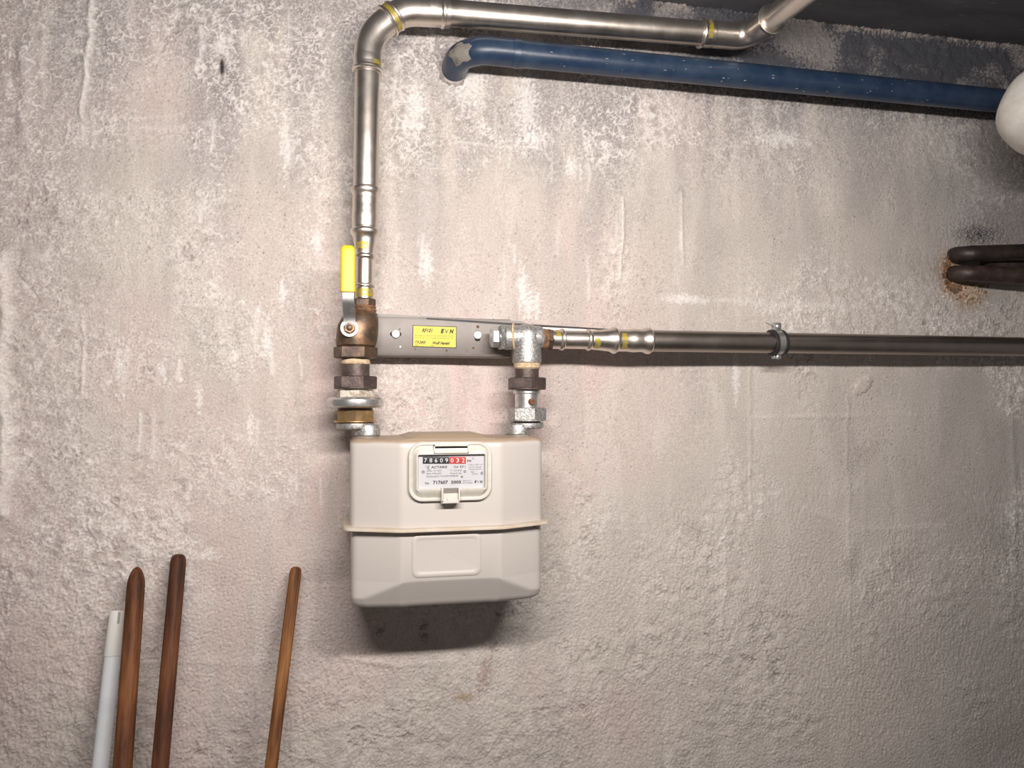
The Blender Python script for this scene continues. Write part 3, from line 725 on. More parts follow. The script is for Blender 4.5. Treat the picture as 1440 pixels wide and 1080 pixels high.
for y, s, th in ((411, .90, .9), (410.5, 1, 1), (380, 1.0, 1), (352, .98, 1), (348, .88, .92), (346, .70, .75), (345, .4, .4)):
    c = P(489.2, y, D1+.001); k = K(489, y, D1)
    rows.append([(c.x+x*s, c.y+(z*th), c.z) for x, z in rrect(0, 0, 10.2*k, .0048, .0036, 4)])
loft(bm, rows); obj('lever_grip', bm, M['yellow'], bv, label='yellow plastic sleeve on the lever')

# ---------------------------------------------------------------- riser and top run
def pd(px, py): return P(px, py, DP)
rs = thing('steel_gas_pipe', pd(512, 436), 'shiny stainless pipe rising from the valve and turning right under the ceiling', 'pipe')
PT = pd(517.0, 92); PB = pd(512, 436); AXV = (PT-PB).normalized()
def riser(name, m, prof_px, seg=48, ph=0, label=None):
    bm = bmesh.new()
    lathe(bm, PB, AXV, [((P(512, y, DP).z-PB.z)/AXV.z, r*KK) for y, r in prof_px], seg, ph); return obj(name, bm, m, rs, label=label)
riser('thread', M['rust'], [(439, 16.5), (436, 17.5), (434, 15.5), (432, 17), (430, 15)])
riser('adapter_nut', M['bronze_dk'], [(431.5, 14.5), (430, 16.2), (422, 16.2), (420, 14.5)], 6, R(20))
riser('marked_sleeve', M['steel_fit'], [(421, 12.5), (405, 12.5)]+[(404.5, 13.6), (403, 14.8), (401.5, 14.8), (400, 13.5), (399, 12.2)])
riser('small_tube', M['steel_fit'], [(400, 12.4), (364, 12.4)])
riser('reducer', M['steel_fit'], [(365, 12.8), (363, 14.6), (361, 15.2), (359, 14.6), (357.5, 13.2), (350, 14.2), (345, 15.4), (338, 16.2), (334, 16.8), (331, 19), (328.5, 20.6), (325.5, 21), (323.5, 20.4), (322, 18.6), (319, 18.2)])
riser('press_coupling', M['steel_fit'], [(320, 18.2), (312, 18.4), (308, 18.8), (304, 18.9), (300, 18.6), (297.5, 18.3), (293, 18.5), (291.5, 18.2), (285, 18.4), (280, 18.2), (276, 18.0), (273, 19.2), (270.5, 20.8), (267.5, 21.1), (265, 20.4), (263.5, 18.4)])
riser('riser_tube', M['steel'], [(265, 17.6), (92, 17.6)], 64)
bm = bmesh.new(); patch(bm, PB, AXV, (P(512, 418, DP).z-PB.z), (P(512, 407, DP).z-PB.z), 12.9*KK, -1.1, 1.2, 14, .0012); obj('yellow_mark', bm, M['ymark'], rs)
bm = bmesh.new(); patch(bm, PB, AXV, (P(512, 352, DP).z-PB.z), (P(512, 342, DP).z-PB.z), 16.3*KK, -.9, .25, 10, .0012); obj('yellow_mark', bm, M['ymark'], rs)
# double elbow
rp = 18.3*KK
cl = fillet([pd(516.6, 104), pd(518.2, 52), pd(563, 15), pd(632, 18.5)], [.062, .070], 12)
half = min(range(len(cl)), key=lambda i: (cl[i]-pd(548, 28)).length)
E1, E2 = cl[:half+1], cl[half:]
mid = pd(549, 27); dirm = (cl[half+1]-cl[half-1]).normalized()
bm = bmesh.new(); sweep(bm, E1, rp*1.07, 40); obj('lower_elbow', bm, M['steel_fit'], rs)
bm = bmesh.new(); sweep(bm, E2, rp*1.09, 40); obj('upper_elbow', bm, M['steel_fit'], rs)
bm = bmesh.new(); z_ = pd(516.6, 101)
lathe(bm, z_, AXV, [(-.001, rp*.98), (0, rp*1.14), (.0015, rp*1.20), (.0032, rp*1.20), (.0045, rp*1.12), (.007, rp*1.06), (.012, rp*1.09), (.018, rp*1.10), (.024, rp*1.06)], 48); obj('press_socket', bm, M['steel_fit'], rs)
bm = bmesh.new()
lathe(bm, cl[half]-dirm*.004, dirm, [(-.003, rp*1.06), (-.0022, rp*1.24), (-.0005, rp*1.29), (.0012, rp*1.26), (.0018, rp*1.16), (.010, rp*1.16), (.0115, rp*1.22), (.0132, rp*1.24), (.015, rp*1.18), (.016, rp*1.05)], 48)
obj('elbow_collar', bm, M['steel_fit'], rs)
bm = bmesh.new(); patch(bm, cl[half]-dirm*.004, dirm, .003, .0095, rp*1.175, -1.5, 1.5, 18, .0004); obj('yellow_mark', bm, M['ymark'], rs)
bm = bmesh.new(); patch(bm, z_, AXV, .006, .013, rp*1.115, .35, 1.1, 8, .001); obj('yellow_mark', bm, M['ymark'], rs)
# horizontal run
RA, RB = pd(598, 15.5), pd(1012, 49)
RB.z = RA.z + (RB.z-RA.z)
adir = (RB-RA).normalized()
def along(px): # distance along run for a photo x
    p = pd(px, 15.5+(px-598)*(49-15.5)/414); return (p-RA).dot(adir)
bm = bmesh.new(); lathe(bm, RA, adir, [(along(626), rp*1.0), (along(1000), rp*1.0)], 64); obj('run_tube', bm, M['steel'], rs)
bm = bmesh.new(); a = along(626)
lathe(bm, RA, adir, [(along(598), rp*1.09), (along(600.5), rp*1.05), (along(603), rp*1.10), (along(612), rp*1.11), (along(619), rp*1.07), (along(621), rp*1.18), (along(624), rp*1.22), (along(626), rp*1.19), (along(627.5), rp*1.0)], 48); obj('press_socket', bm, M['steel_fit'], rs)
s0 = along(984)
bm = bmesh.new(); lathe(bm, RA, adir, [(s0-.001, rp), (s0, rp*1.18), (s0+.002, rp*1.24), (s0+.004, rp*1.18), (s0+.006, rp*1.10), (s0+.014, rp*1.12), (s0+.020, rp*1.10), (s0+.022, rp*1.06), (s0+.026, rp*1.08)], 48); obj('press_socket', bm, M['steel_fit'], rs)
bm = bmesh.new(); patch(bm, RA, adir, s0+.0075, s0+.015, rp*1.14, -.9, .75, 14, .0012); obj('yellow_mark', bm, M['ymark'], rs)
# end elbow towards the room
e0 = RA+adir*(s0+.022); corner = RA+adir*(s0+.088)
out = Vector((.10, -1, .02)).normalized()
ec = fillet([e0, corner, corner+out*.060], [.046], 14)
bm = bmesh.new(); sweep(bm, ec, rp*1.09, 40, caps=False)
lathe(bm, ec[-1], out, [(-.006, rp*1.10), (-.004, rp*1.20), (.001, rp*1.27), (.0022, rp*1.27), (.0030, rp*1.20), (.0032, rp*.95)], 40)
obj('end_elbow', bm, M['steel_fit'], rs)
bm = bmesh.new(); lathe(bm, ec[-1], out, [(-.002, rp*.95), (1.2, rp*.95)], 48); obj('room_tube', bm, M['steel'], rs)

# ---------------------------------------------------------------- right stack, tee
un2 = thing('pipe_union', (AXR, -DP, zp(613)), 'right pipe union between the grey tee and the meter, with a test screw', 'pipe fitting', 'pipe unions above the meter')
X = 741
eccentric(un2, AXR, SPX[1], 602, 594, X, 25, 17.5)
stackpart('dark_gap', M['iron'], un2, AXR, [(596, 20), (590, 20)], px=X)
hexp('zinc_nut', M['galv'], un2, AXR, 592, 573, 28.5, 10, X, 28)
stackpart('test_sleeve', M['zinc'], un2, AXR, [(575, 17.8), (554, 17.8), (553.5, 20), (548, 20.5), (546.5, 20)], px=X, label='plain zinc sleeve')
hexp('iron_nut', M['iron'], un2, AXR, 548, 531, 29, 0, X, 28, label='dark iron hexagon nut')
stackpart('nipple', M['iron'], un2, AXR, [(533, 17.5), (516, 17.5)], px=X, label='dark threaded nipple')
stackpart('sealing', M['hemp'], un2, AXR, [(519, 17.8), (517, 19.8), (515, 19.4), (512, 20), (510, 19)], px=X)
sc = P(746.5, 565, DP+.017); sd = Vector((.32, -1, .05)).normalized()
bm = bmesh.new(); lathe(bm, sc-sd*.002, sd, [(0, .0050), (.006, .0052), (.0075, .0045), (.0076, .0024), (.0055, .0020)], 18); obj('test_screw', bm, mat('rusty_screw', (.22, .09, .05), .5, .5, (.35, .17, .1), 200), un2, label='small rusty screw')

te = thing('pipe_tee', (AXR, -DP, zp(511, X)), 'speckled galvanised tee joining the meter to the pipe on the right', 'pipe fitting')
zc_ = zp(475, X)
bm = bmesh.new()
def dome(y0, y1, r): return [(y0+(y1-y0)*math.sin(t), r*math.cos(t)) for t in np.linspace(0, math.pi/2*.97, 8)]
z0 = zp(511, X)
lathe(bm, (AXR, -DP, z0), UP, [(zp(y, X)-z0, r*KK) for y, r in [(511, 19.5), (510, 21.2), (507, 21.5), (495, 21.0), (480, 20.6), (472, 20.4)]+dome(470, 455.5, 20.2)], 48)
obj('tee_body', bm, M['galv'], te)
bm = bmesh.new(); kx = lambda px: P(px, 475, DP).x-AXR
lathe(bm, (AXR, -DP, zc_), (1, 0, 0), [(kx(709), 17.5*KK), (kx(712), 18.2*KK), (kx(731), 18.2*KK), (kx(741), 18*KK), (kx(757), 18*KK), (kx(760), 16.8*KK), (kx(762), 16*KK)], 40)
obj('side_branch', bm, M['galv'], te)
bm = bmesh.new(); c0 = Vector((AXR+kx(723), -DP, zc_+.001))
for i in range(1): lathe(bm, c0, (.93, -.30, .05), [(-.0018, 19*KK), (-.001, 20.4*KK), (.001, 20.4*KK), (.0018, 19*KK)], 40)
obj('branch_bead', bm, M['hemp'], te)
bm = bmesh.new(); lathe(bm, (AXR, -DP, zc_), (1, 0, 0), [(kx(702.5), 19*KK), (kx(703.5), 20*KK), (kx(707.5), 20*KK), (kx(708.5), 19*KK)], 6, R(0)); obj('lock_nut', bm, M['galv'], te)
bm = bmesh.new(); hexn(bm, (AXR, -DP, zc_), (1, 0, 0), kx(690), kx(701.5), 15*KK, R(30), .0025); lathe(bm, (AXR, -DP, zc_), (1, 0, 0), [(kx(700), 11*KK), (kx(704), 11*KK)], 24); obj('plug', bm, M['zinc'], te, angle=25, label='silver hexagon plug')

# ---------------------------------------------------------------- lower horizontal pipe
HA = Vector((AXR, -DP, P(762, 477, DP).z)); HB = P(1440, 487.5, .060)
hd = (HB-HA).normalized()
hp = thing('steel_gas_pipe', HA, 'straight stainless pipe running right from the tee, dull and dark towards the frame edge', 'pipe')
def al2(px):
    # solve for distance along the pipe whose projection has this photo x
    lo__, hi__ = 0, 2.5
    for _ in range(40):
        m_ = (lo__+hi__)/2; v = HA+hd*m_-CAM; x = 720+FPX*v.dot(rgt)/v.dot(fwd)
        if x < px: lo__ = m_
        else: hi__ = m_
    return lo__
def hpart(name, m, prof, seg=48, ph=0, label=None):
    bm = bmesh.new(); lathe(bm, HA, hd, [(al2(x), r*KK) for x, r in prof], seg, ph); return obj(name, bm, m, hp, label=label, angle=28)
hpart('thread', M['rust'], [(757, 15), (759, 16), (761, 15), (763, 16), (766, 15.5), (769, 15)])
hpart('adapter_nut', M['bronze_dk'], [(768, 15), (769.5, 16.8), (774.5, 16.8), (776, 15)], 6, R(10))
hpart('marked_sleeve', M['steel_fit'], [(775, 14.2), (786, 14.2), (787, 15.2), (789, 16.4), (791, 16.4), (792.5, 15), (793, 13.6)])
hpart('small_tube', M['steel_fit'], [(792, 13.8), (825, 13.8)])
hpart('reducer', M['steel_fit'], [(824, 13.9), (825.5, 15.6), (827.5, 16.4), (829.5, 15.6), (831, 14.4), (838, 15.0), (845, 15.6), (850, 16.4), (856, 17.0), (859, 18.4), (861.5, 20.2), (864, 20.4), (866, 19.2), (867, 17.6), (869, 17.2)])
hpart('press_coupling', M['steel_fit'], [(867, 17.0), (878, 16.8), (884, 16.9), (886, 17.6), (892, 17.9), (898, 17.5), (903, 17.2), (906, 18.6), (909, 20.2), (912, 20.4), (914, 19), (915, 17)])
bm = bmesh.new(); lathe(bm, HA, hd, [(al2(912), 16.5*KK), (al2(1440)+.8, 16.5*KK)], 64); obj('long_tube', bm, M['steel_dull'], hp, label='dull grey brown pipe length')
for x0, x1, r, a0, a1 in ((833, 840, 15.6, -.1, 1.0), (870, 877, 17.4, -.6, .9), (779, 785, 14.6, -.9, -.2)):
    bm = bmesh.new(); patch(bm, HA, hd, al2(x0), al2(x1), r*KK, a0, a1, 10, .001); obj('yellow_mark', bm, M['ymark'], hp)

# pipe clamp
cs = al2(1092); cc = HA+hd*cs; rpp = 16.5*KK
ck = thing('pipe_clamp', (cc.x, 0, cc.z), 'rubber lined pipe clamp holding the dark horizontal pipe to the wall', 'clamp')
tilt = (hd+Vector((0, 0, .10))).normalized()
for s in (-1, 1):
    bm = bmesh.new(); c = cc+hd*(s*.0085)
    lathe(bm, c, tilt, [(-.0035, rpp+.0002), (-.0035, rpp+.0030), (-.0020, rpp+.0048), (.0020, rpp+.0048), (.0035, rpp+.0030), (.0035, rpp+.0002)], 44, caps=False); obj('rubber_lip', bm, M['rubber'], ck)
bm = bmesh.new(); lathe(bm, cc, tilt, [(-.0070, rpp+.001), (-.0070, rpp+.0036), (.0070, rpp+.0036), (.0070, rpp+.001)], 44, caps=False); obj('steel_band', bm, M['zinc'], ck, label='zinc band between the rubber lips')
for s, nm in ((1, 'upper'), (-1, 'lower')):
    bm = bmesh.new(); z_ = cc.z+s*(rpp+.0035)
    h_ = .013 if s > 0 else .006
    box(bm, cc.x-.0075, cc.x+.0075, cc.y-.0025, cc.y-.0005, min(z_-.001*s, z_+h_*s), max(z_-.001*s, z_+h_*s), .0004)
    box(bm, cc.x-.0075, cc.x+.0075, cc.y+.0020, cc.y+.0040, min(z_-.001*s, z_+h_*s), max(z_-.001*s, z_+h_*s), .0004)
    lg = obj('clamp_ear', bm, M['zinc'], ck)
    bm = bmesh.new(); lathe(bm, (cc.x, cc.y-.0075, z_+h_*.5*s), (0, 1, 0), [(0, .0020), (.001, .0038), (.0035, .0042), (.0045, .0030), (.016, .0026)], 16); obj('clamp_screw', bm, M['zinc'], lg)
bm = bmesh.new(); lathe(bm, (cc.x, cc.y+rpp+.002, cc.z), (0, 1, 0), [(0, .007), (.008, .007), (.0082, .004), (-cc.y-rpp+.004, .004)], 20); obj('wall_stud', bm, M['zinc'], ck)
bm = bmesh.new(); p = P(1084, 456, .075); strip(bm, [p+Vector((-.010, 0, .003)), p+Vector((.006, 0, -.004))], [.003, .003], .0015); obj('bent_tab', bm, M['zinc'], ck)

# ---------------------------------------------------------------- mounting bracket
DB = .045
b0, b1 = P(520, 474, DB), P(722, 478, DB)
zt0, zb0 = P(600, 448, DB).z, P(600, 501.5, DB).z
br = thing('mounting_bracket', ((b0.x+b1.x)/2, 0, zb0), 'grey steel meter bracket with yellow sticker, behind valve and tee', 'bracket')
bm = bmesh.new()
sec = []
for y, z in ((-.004, zt0+.002), (-DB+.004, zt0+.002), (-DB+.001, zt0+.001), (-DB, zt0-.003), (-DB, zb0+.006), (-DB+.0015, zb0+.0015), (-DB+.006, zb0), (-.010, zb0),
             (-.010, zb0+.002), (-DB+.006, zb0+.002), (-DB+.002, zb0+.006), (-DB+.002, zt0-.003), (-DB+.004, zt0), (-.004, zt0)): sec.append((y, z))
loft(bm, [[(x, y, z) for y, z in sec] for x in (P(516, 474, DB).x, P(718, 474, DB).x)])
obj('face_channel', bm, M['plate'], br, angle=40)
# top lip bent up and sprung open towards the right
bm = bmesh.new()
def lip(px, py0, py1, d): a, b = P(px, py0, d), P(px, py1, d); return a, b
rows = []
for px, yt_, yb_, d in ((524, 441.0, 448.5, DB-.002), (560, 442.6, 449.5, DB-.002), (588, 444.0, 450.2, DB-.002)):
    a, b = lip(px, yt_, yb_, d); rows.append([a, b, b+Vector((0, .0025, 0)), a+Vector((0, .0025, 0))])
loft(bm, rows); obj('top_lip', bm, M['plate'], br, smooth=False)
bm = bmesh.new(); rows = []
for px, yt_, yb_, d in ((590, 444.2, 450.6, DB-.003), (640, 446.6, 450.6, DB-.0035), (700, 449.6, 454.2, DB-.004), (733, 451.6, 456.8, DB-.004), (742, 455.0, 458.0, DB-.004)):
    a, b = lip(px, yt_, yb_, d); rows.append([a, b, b+Vector((0, .0025, 0)), a+Vector((0, .0025, 0))])
loft(bm, rows); obj('top_lip', bm, M['plate'], br, smooth=False)
bm = bmesh.new(); rows = []  # black strip in place of the shaded slit between lip and face
for px, yt_, yb_ in ((600, 447.0, 448.8), (660, 450.4, 453.2), (740, 455.5, 458.6), (800, 459, 461.0), (862, 462.8, 464.4)):
    a, b = lip(px, yt_, yb_, DB+.0005); rows.append([a, b, b+Vector((0, .004, 0)), a+Vector((0, .004, 0))])
loft(bm, rows); obj('dark_slit_strip', bm, M['rubber'], br, label='thin black strip standing in for the shadowed slit, running on behind the tee')
bm = bmesh.new(); rows = []
for px, yt_, yb_ in ((745, 457.8, 466), (800, 460.8, 467), (858, 464.0, 468)):
    a, b = lip(px, yt_, yb_, DB-.002); rows.append([a, b, b+Vector((0, .002, 0)), a+Vector((0, .002, 0))])
loft(bm, rows); obj('rear_strip', bm, M['plate_edge'], br, smooth=False)
for i, (px, py) in enumerate(((556.5, 469.8), (671.5, 471.2))):
    bm = bmesh.new()
    c = P(px, py, DB+.0006); k = K(px, py, DB)
    if i == 0: out_ = [(x*k+c.x, c.y, z*k+c.z) for x, z in rrect(0, 0, 7.8, 3.2, 3.0)]
    else: out_ = [(x*k+c.x, c.y, z*k+c.z-.001) for x, z in rrect(0, 0, 4.0, 7.5, 3.0)]
    f_ = bm.faces.new([bm.verts.new(v) for v in out_]); e_ = bmesh.ops.extrude_face_region(bm, geom=[f_])
    bmesh.ops.translate(bm, verts=[v for v in e_['geom'] if isinstance(v, bmesh.types.BMVert)], vec=(0, .0015, 0))
    sl = obj('screw_slot', bm, M['dark'], br, smooth=False)
    bm = bmesh.new(); lathe(bm, c+Vector((0, .001, 0)), (0, -1, 0), [(0, 5.8*k), (.002, 6.0*k), (.0038, 5.2*k), (.0046, 3.2*k), (.0048, .5*k)], 28); obj('screw_cap', bm, M['white_p'], sl, label='round white screw cap')
for (px, py, r) in ((562, 463, 1.2), (563, 487.5, 1.4), (584, 491, 1.3), (628, 493, 1.6), (657, 494, 1.2), (672, 459.5, 2.4), (666, 489.5, 2.0)):
    bm = bmesh.new(); c = P(px, py, DB+.0003); k = K(px, py, DB); lathe(bm, c+Vector((0, .0005, 0)), (random.uniform(-.1, .1), -1, 0), [(0, r*k), (.0004, r*k*.9)], 9)
    obj('rust_spot', bm, M['white_p'] if py == 487.5 else M['rust'], br)
# sticker
DS = DB+.0006
q = [P(580.5, 457.2, DS), P(642.3, 459.4, DS), P(641.8, 489.5, DS), P(580, 487.6, DS)]
def quadslab(bm, q, off, th=.0003):
    a = [bm.verts.new((v.x, -off, v.z)) for v in q]; b = [bm.verts.new((v.x, -off+th, v.z)) for v in q]
    bm.faces.new(a); bm.faces.new(b[::-1])
    for i in range(4): bm.faces.new((a[i], b[i], b[(i+1) % 4], a[(i+1) % 4]))
bm = bmesh.new(); quadslab(bm, q, DS); st = obj('sticker', bm, M['black'], br, smooth=False, label='yellow inspection sticker with black border')
cen = (q[0]+q[1]+q[2]+q[3])/4
bm = bmesh.new(); quadslab(bm, [v+Vector((math.copysign(.0011, (cen-v).x), 0, math.copysign(.0011, (cen-v).z))) for v in q], DS+.00025); obj('yellow_field', bm, M['sticker'], st, smooth=False)
bm = bmesh.new(); TT = DS+.0005
text_bm(bm, 'E', 619.5, 462.3, 625, 468.7, TT, .25, .07); text_bm(bm, 'N', 632, 462.8, 638.2, 469.2, TT, .25, .07)
text_bm(bm, 'RF101', 593.5, 461.5, 608.5, 467.8, TT, .3, .035)
text_bm(bm, '7.9.2005', 583.2, 479, 599, 483.5, TT, .35, .035)
text_bm(bm, 'Wolf Harald', 608.5, 480, 633, 484.8, TT, .4, .04)
obj('lettering', bm, M['black'], st, smooth=False, recalc=False)
bm = bmesh.new()
text_bm(bm, 'V', 625.8, 462.6, 631.2, 469, TT, .15, .01)
text_bm(bm, 'Die Regelung entspricht den sicherheitstechnischen', 583.2, 471.0, 638.3, 473.4, TT, 0, .025)
text_bm(bm, 'Bestimmungen der EVN-Netzanschlussbedingungen 2003', 583.2, 474.2, 638.3, 476.4, TT, 0, .025)
text_bm(bm, 'Datum', 583, 485, 588.5, 486.3, TT, 0, .025); text_bm(bm, 'Firma', 605.8, 485.6, 610.5, 486.9, TT, 0, .025)
a, b = P(584, 484.6, TT), P(600, 485.0, TT); bm.faces.new([bm.verts.new(v) for v in (a, b, b+Vector((0, 0, .0003)), a+Vector((0, 0, .0003)))])
a, b = P(606, 485.2, TT), P(637, 486.0, TT); bm.faces.new([bm.verts.new(v) for v in (a, b, b+Vector((0, 0, .0003)), a+Vector((0, 0, .0003)))])
obj('small_print', bm, M['black'], st, smooth=False, recalc=False)

# ---------------------------------------------------------------- blue pipe
DBL = .072
B0, B1 = P(728, 75.5, DBL), P(1404, 141.5, DBL)
bd = (B1-B0).normalized(); rb = 18.3*K(728, 75, DBL)
bp_ = thing('blue_pipe', P(632, 80, 0), 'dark blue painted pipe leaving the wall and running right below the steel pipe', 'pipe')
bend = B0-bd*.088
path = fillet([bend+Vector((-.004, .09, -.006)), bend, B0+bd*.01], [.052], 14)
bm = bmesh.new(); sweep(bm, path, rb*1.03, 40, wob=lambda i, a: .012*math.sin(3*a+i)); obj('bend', bm, M['blue'], bp_)
bm = bmesh.new(); lathe(bm, B0, bd, [(-.010, rb*.99), (-.0095, rb*1.06), (-.004, rb*1.06), (-.0005, rb*1.10), (.001, rb*1.10), (.0015, rb), (1.5, rb)], 56); obj('long_tube', bm, M['blue'], bp_)
# plaster stuck on the bend
bm = bmesh.new()
rings = []
pi_ = path[5]
for j in range(7):
    f = j/6; ring = []
    for k in range(18):
        a = 2*math.pi*k/18
        ring.append((f*(1+.25*math.sin(5*a+1)+.15*math.sin(9*a)), a))
    rings.append(ring)
ctr = path[8]; nrm = Vector((-.74, -.55, -.30)).normalized(); _, uu, vv = frame_of(nrm)
def onbend(p):
    best = min(path, key=lambda q: (q-p).length); dv = (p-best)
    return best+dv.normalized()*(rb*1.03+.0014)
cc_ = ctr+nrm*rb
V = []
for ring in rings:
    V.append([bm.verts.new(onbend(cc_+uu*(r*.021*math.cos(a))+vv*(r*.019*math.sin(a)))) for r, a in ring])
for a, b in zip(V, V[1:]):
    for k in range(18):
        try: bm.faces.new((a[k], a[(k+1) % 18], b[(k+1) % 18], b[k]))
        except ValueError: pass
bmesh.ops.remove_doubles(bm, verts=bm.verts, dist=.00005)
obj('plaster_smear', bm, M['grey_scab'], bp_, label='grey plaster stuck on the bend')
bm = bmesh.new(); o__ = Vector((path[0].x, 0, path[0].z))
lathe(bm, o__+Vector((0, .004, 0)), (0, -1, 0), [(0, rb*1.28), (.006, rb*1.16), (.009, rb*1.08), (.010, rb*1.0)], 26)
for v in bm.verts: v.co += Vector((random.uniform(-1, 1), random.uniform(-.3, .3), random.uniform(-1, 1)))*.0018
obj('mortar_ring', bm, mat('mortar', (.46, .42, .39), .9, 0, (.30, .27, .25), 90, 6, bump=1, bscale=250), bp_)
# paint chips showing on the pipe
bm = bmesh.new()
for _ in range(46):
    s = random.uniform(.0, .75); a = random.uniform(-.9, 1.3); ln = random.uniform(.0008, .005); wd_ = random.uniform(.02, .06)
    patch(bm, B0, bd, s, s+ln, rb+.0002, a, a+wd_, 2)
ch = obj('paint_chips', bm, mat('chipped_primer', (.34, .35, .33), .7), bp_, recalc=False); ch['kind'] = 'stuff'

# ---------------------------------------------------------------- white wrapped pipe at the right edge
WD = .26
wc = P(1421, 155, WD); wr = 56*K(1440, 152, WD)
wp = thing('insulated_pipe', wc, 'fat white wrapped pipe bend at the right edge over the blue pipe', 'pipe')
c1 = wc+Vector((-.000, 0, 0))
pth = fillet([c1+Vector((.55, .05, .0)), c1+Vector((.03, .0, 0)), c1+Vector((.12, -.60, .02))], [.05], 14)
bm = bmesh.new()
# dense resample for wobble
pp = []
for a, b in zip(pth, pth[1:]):
    n = max(1, int((b-a).length/.008))
    for k in range(n): pp.append(a.lerp(b, k/n))
pp.append(pth[-1])
sweep(bm, pp, wr, 48, wob=lambda i, a: .03*math.sin(2*a+i*.21)+.018*math.sin(5*a-i*.33)+.010*math.sin(i*1.1+a))
obj('wrapping', bm, M['wrap'], wp, angle=80)

# ---------------------------------------------------------------- two old dark pipes out of the wall
def oldpipe(name, label, m, q0, pts, r):
    t = thing(name, Vector((q0.x, 0, q0.z)), label, 'pipe', 'old pipes at the wall hole')
    path = fillet([q0+Vector((0, .03, 0))]+pts, [.030]+[.3]*(len(pts)-2), 12)
    bm = bmesh.new(); sweep(bm, path, r, 28, wob=lambda i, a: .02*math.sin(3*a+i)); obj('tube', bm, m, t); return t
kk = K(1380, 370, .03)
a0 = P(1352, 357, 0)
t1 = oldpipe('iron_pipe', 'black old pipe coming out of the rusty wall hole, upper one of the pair', M['blackpipe'], a0, [P(1352, 357, .034), P(1440, 354.5, .040), P(1440, 354.5, .040)+Vector((.6, -.01, .04))], 11.5*kk)
a1 = P(1349, 385, 0)
t2 = oldpipe('iron_pipe', 'brown old pipe coming out of the rusty wall hole, lower one of the pair', M['brownpipe'], a1, [P(1347, 383, .030), P(1440, 388.5, .050), P(1440, 390, .05)+Vector((.6, -.06, -.03))], 11.5*kk)
a2 = P(1390, 372, 0)
bm = bmesh.new(); path = fillet([a2+Vector((-.02, -.012, .001)), P(1440, 374, .016), P(1440, 374, .016)+Vector((.5, 0, 0))], [.2], 4); sweep(bm, path, 9*kk, 20)
o3 = obj('iron_pipe', bm, M['brownpipe']); tag(o3, 'third brown pipe half hidden behind the pair at the wall hole', 'pipe', 'old pipes at the wall hole')
# crumbling foam and mortar in the hole
bm = bmesh.new()
def crumb(px, py, d, r):
    c = P(px, py, d); res = bmesh.ops.create_icosphere(bm, subdivisions=1, radius=r)
    for v in res['verts']: v.co = c+Vector((v.co.x*random.uniform(.6, 1.2), v.co.y*.7, v.co.z*random.uniform(.6, 1.2)))+Vector([random.uniform(-.0006, .0006) for _ in range(3)])
for _ in range(150):
    a = random.uniform(R(90), R(290)); rr_ = random.uniform(.75, 1.15)
    crumb(1346+17*rr_*math.cos(a), 383-26*rr_*math.sin(a), .003, random.uniform(.001, .0032))
for _ in range(60): crumb(random.gauss(1365, 14), 400+abs(random.gauss(0, 12)), .0025, random.uniform(.001, .0026))
o = obj('crumbling_mortar', bm, mat('rusty_crumbs', (.30, .17, .085), .95, 0, (.11, .055, .035), 110, 4, bump=1, bscale=300), wall); o['kind'] = 'stuff'

# ---------------------------------------------------------------- poles leaning on the wall
def pole(name, label, cat, m, top, bot, r_top, r_bot, tip, d0=.022, d1=.10):
    r_top *= .83; r_bot *= .84
    A = P(top[0], top[1], d0); Bq = P(bot[0], bot[1], d1)
    dv = (Bq-A).normalized(); ln = A.z/(-dv.z); base = A+dv*ln
    ra, rb_ = r_top*K(*top, d0), r_bot*K(*bot, d1)
    axis = -dv
    o = bpy.data.objects.new(name, None); bm = bmesh.new()
    # build along local z, then rotate, so that the wood grain follows the stick
    prof = [(0.0, rb_), (ln*.3, rb_)]+[(ln*f, rb_+(ra-rb_)*min(1, (f-.3)/.7)) for f in (.5, .7, .85)]
    prof += [(ln-s*ra, ra*q) for s, q in tip]
    lathe(bm, (0, 0, 0), (0, 0, 1), prof, 36)
    bmesh.ops.recalc_face_normals(bm, faces=bm.faces)
    me = bpy.data.meshes.new(name); bm.to_mesh(me); bm.free(); me.shade_smooth(); me.set_sharp_from_angle(angle=R(40)); me.materials.append(m)
    bpy.data.objects.remove(o)
    o = bpy.data.objects.new(name, me); COL.objects.link(o); o.location = base
    o.rotation_mode = 'QUATERNION'; o.rotation_quaternion = axis.to_track_quat('Z', 'Y')
    tag(o, label, cat, 'wooden handles leaning on the wall'); return o, base, axis, ln, ra
w1_ = wood('reddish_wood', (.050, .018, .009), (.145, .052, .019), (.25, .10, .036))
w2_ = wood('dark_red_wood', (.035, .014, .008), (.105, .036, .016), (.19, .072, .030))
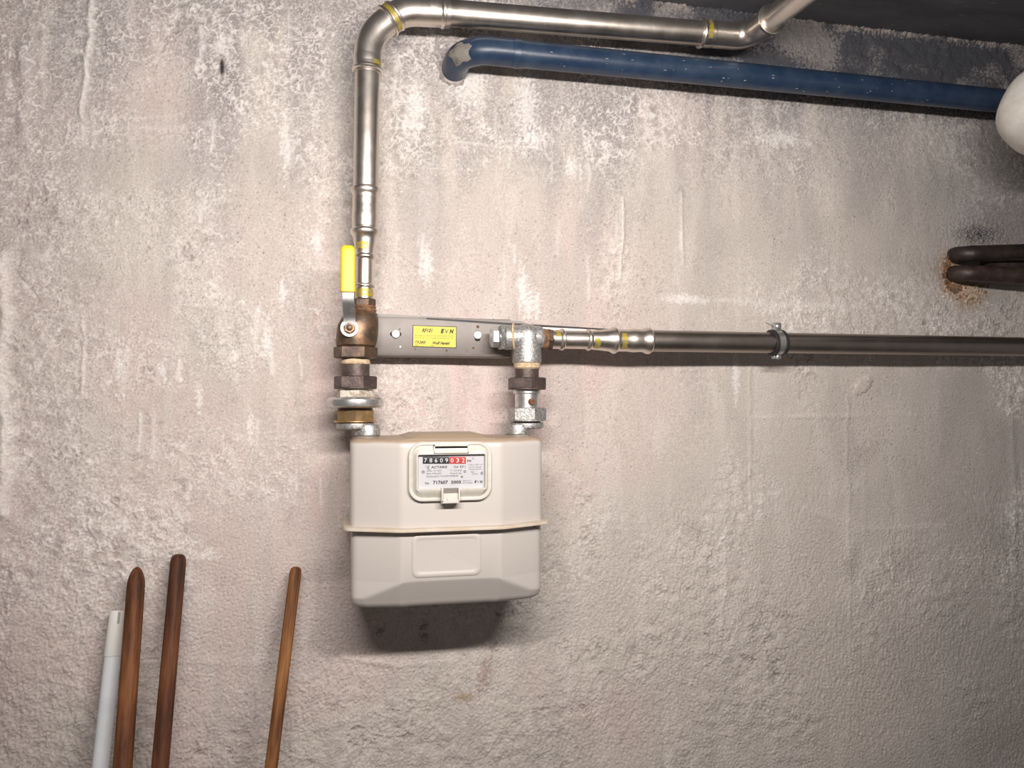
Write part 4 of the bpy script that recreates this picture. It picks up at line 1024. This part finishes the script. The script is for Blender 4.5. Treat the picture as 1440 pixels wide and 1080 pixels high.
w3_ = wood('orange_wood', (.07, .028, .012), (.20, .080, .026), (.32, .145, .050))
ptip = [(2.75, 1.0), (2.6, .96), (2.45, .995), (1.9, .97), (1.3, .87), (.75, .70), (.35, .50), (.1, .27), (0, .05)]
ftip = [(1.2, 1.0), (.75, .98), (.3, .86), (.08, .66), (0, .55)]
pole('broom_handle', 'reddish wooden handle with pointed rounded tip, overlapping the white pole', 'broom handle', w1_, (193, 797), (172, 1085), 14.2, 15.0, ptip, .045, .14)
pole('broom_handle', 'tallest dark red wooden handle with flat chamfered end, beside the pointed one', 'broom handle', w2_, (251.5, 780), (224.5, 1085), 12.6, 14.6, ftip, .030, .12)
pole('broom_handle', 'thinner orange brown wooden handle standing alone below the meter\'s left side', 'broom handle', w3_, (416.5, 797.5), (380.5, 1085), 9.8, 10.6, ftip, .024, .12)
# white pole: thing with cap part
A = P(165.5, 859, .020); Bq = P(140.5, 1085, .080); dv = (Bq-A).normalized(); ln = A.z/(-dv.z); base = A+dv*ln; axis = -dv
wpz = thing('white_pole', base, 'white painted metal pole with cream plastic end, behind the pointed wooden handle', 'pole')
kq = K(160, 900, .03)
def atY(py):
    lo__, hi__ = 0, ln
    for _ in range(40):
        m_ = (lo__+hi__)/2; v = base+axis*m_-CAM; y = 540-FPX*v.dot(upv)/v.dot(fwd)
        if y > py: lo__ = m_
        else: hi__ = m_
    return lo__
bm = bmesh.new(); lathe(bm, base, axis, [(0, 10.6*kq), (atY(922), 10.6*kq)], 36); obj('shaft', bm, M['poly'], wpz)
bm = bmesh.new(); s1 = atY(923)
lathe(bm, base, axis, [(s1-.001, 9*kq), (s1, 11.3*kq), (s1+.001, 11.8*kq), (ln-.014, 10.6*kq), (ln-.0015, 10.3*kq), (ln, 9.6*kq)], 36); cp = obj('end_cap', bm, M['polycap'], wpz, label='cream plastic end cap')
bm = bmesh.new(); patch(bm, base, axis, ln-.018, ln-.002, 10.9*kq, .3, .62, 3); obj('hanging_slot', bm, mat('slot_shade', (.45, .43, .38), .6), cp)
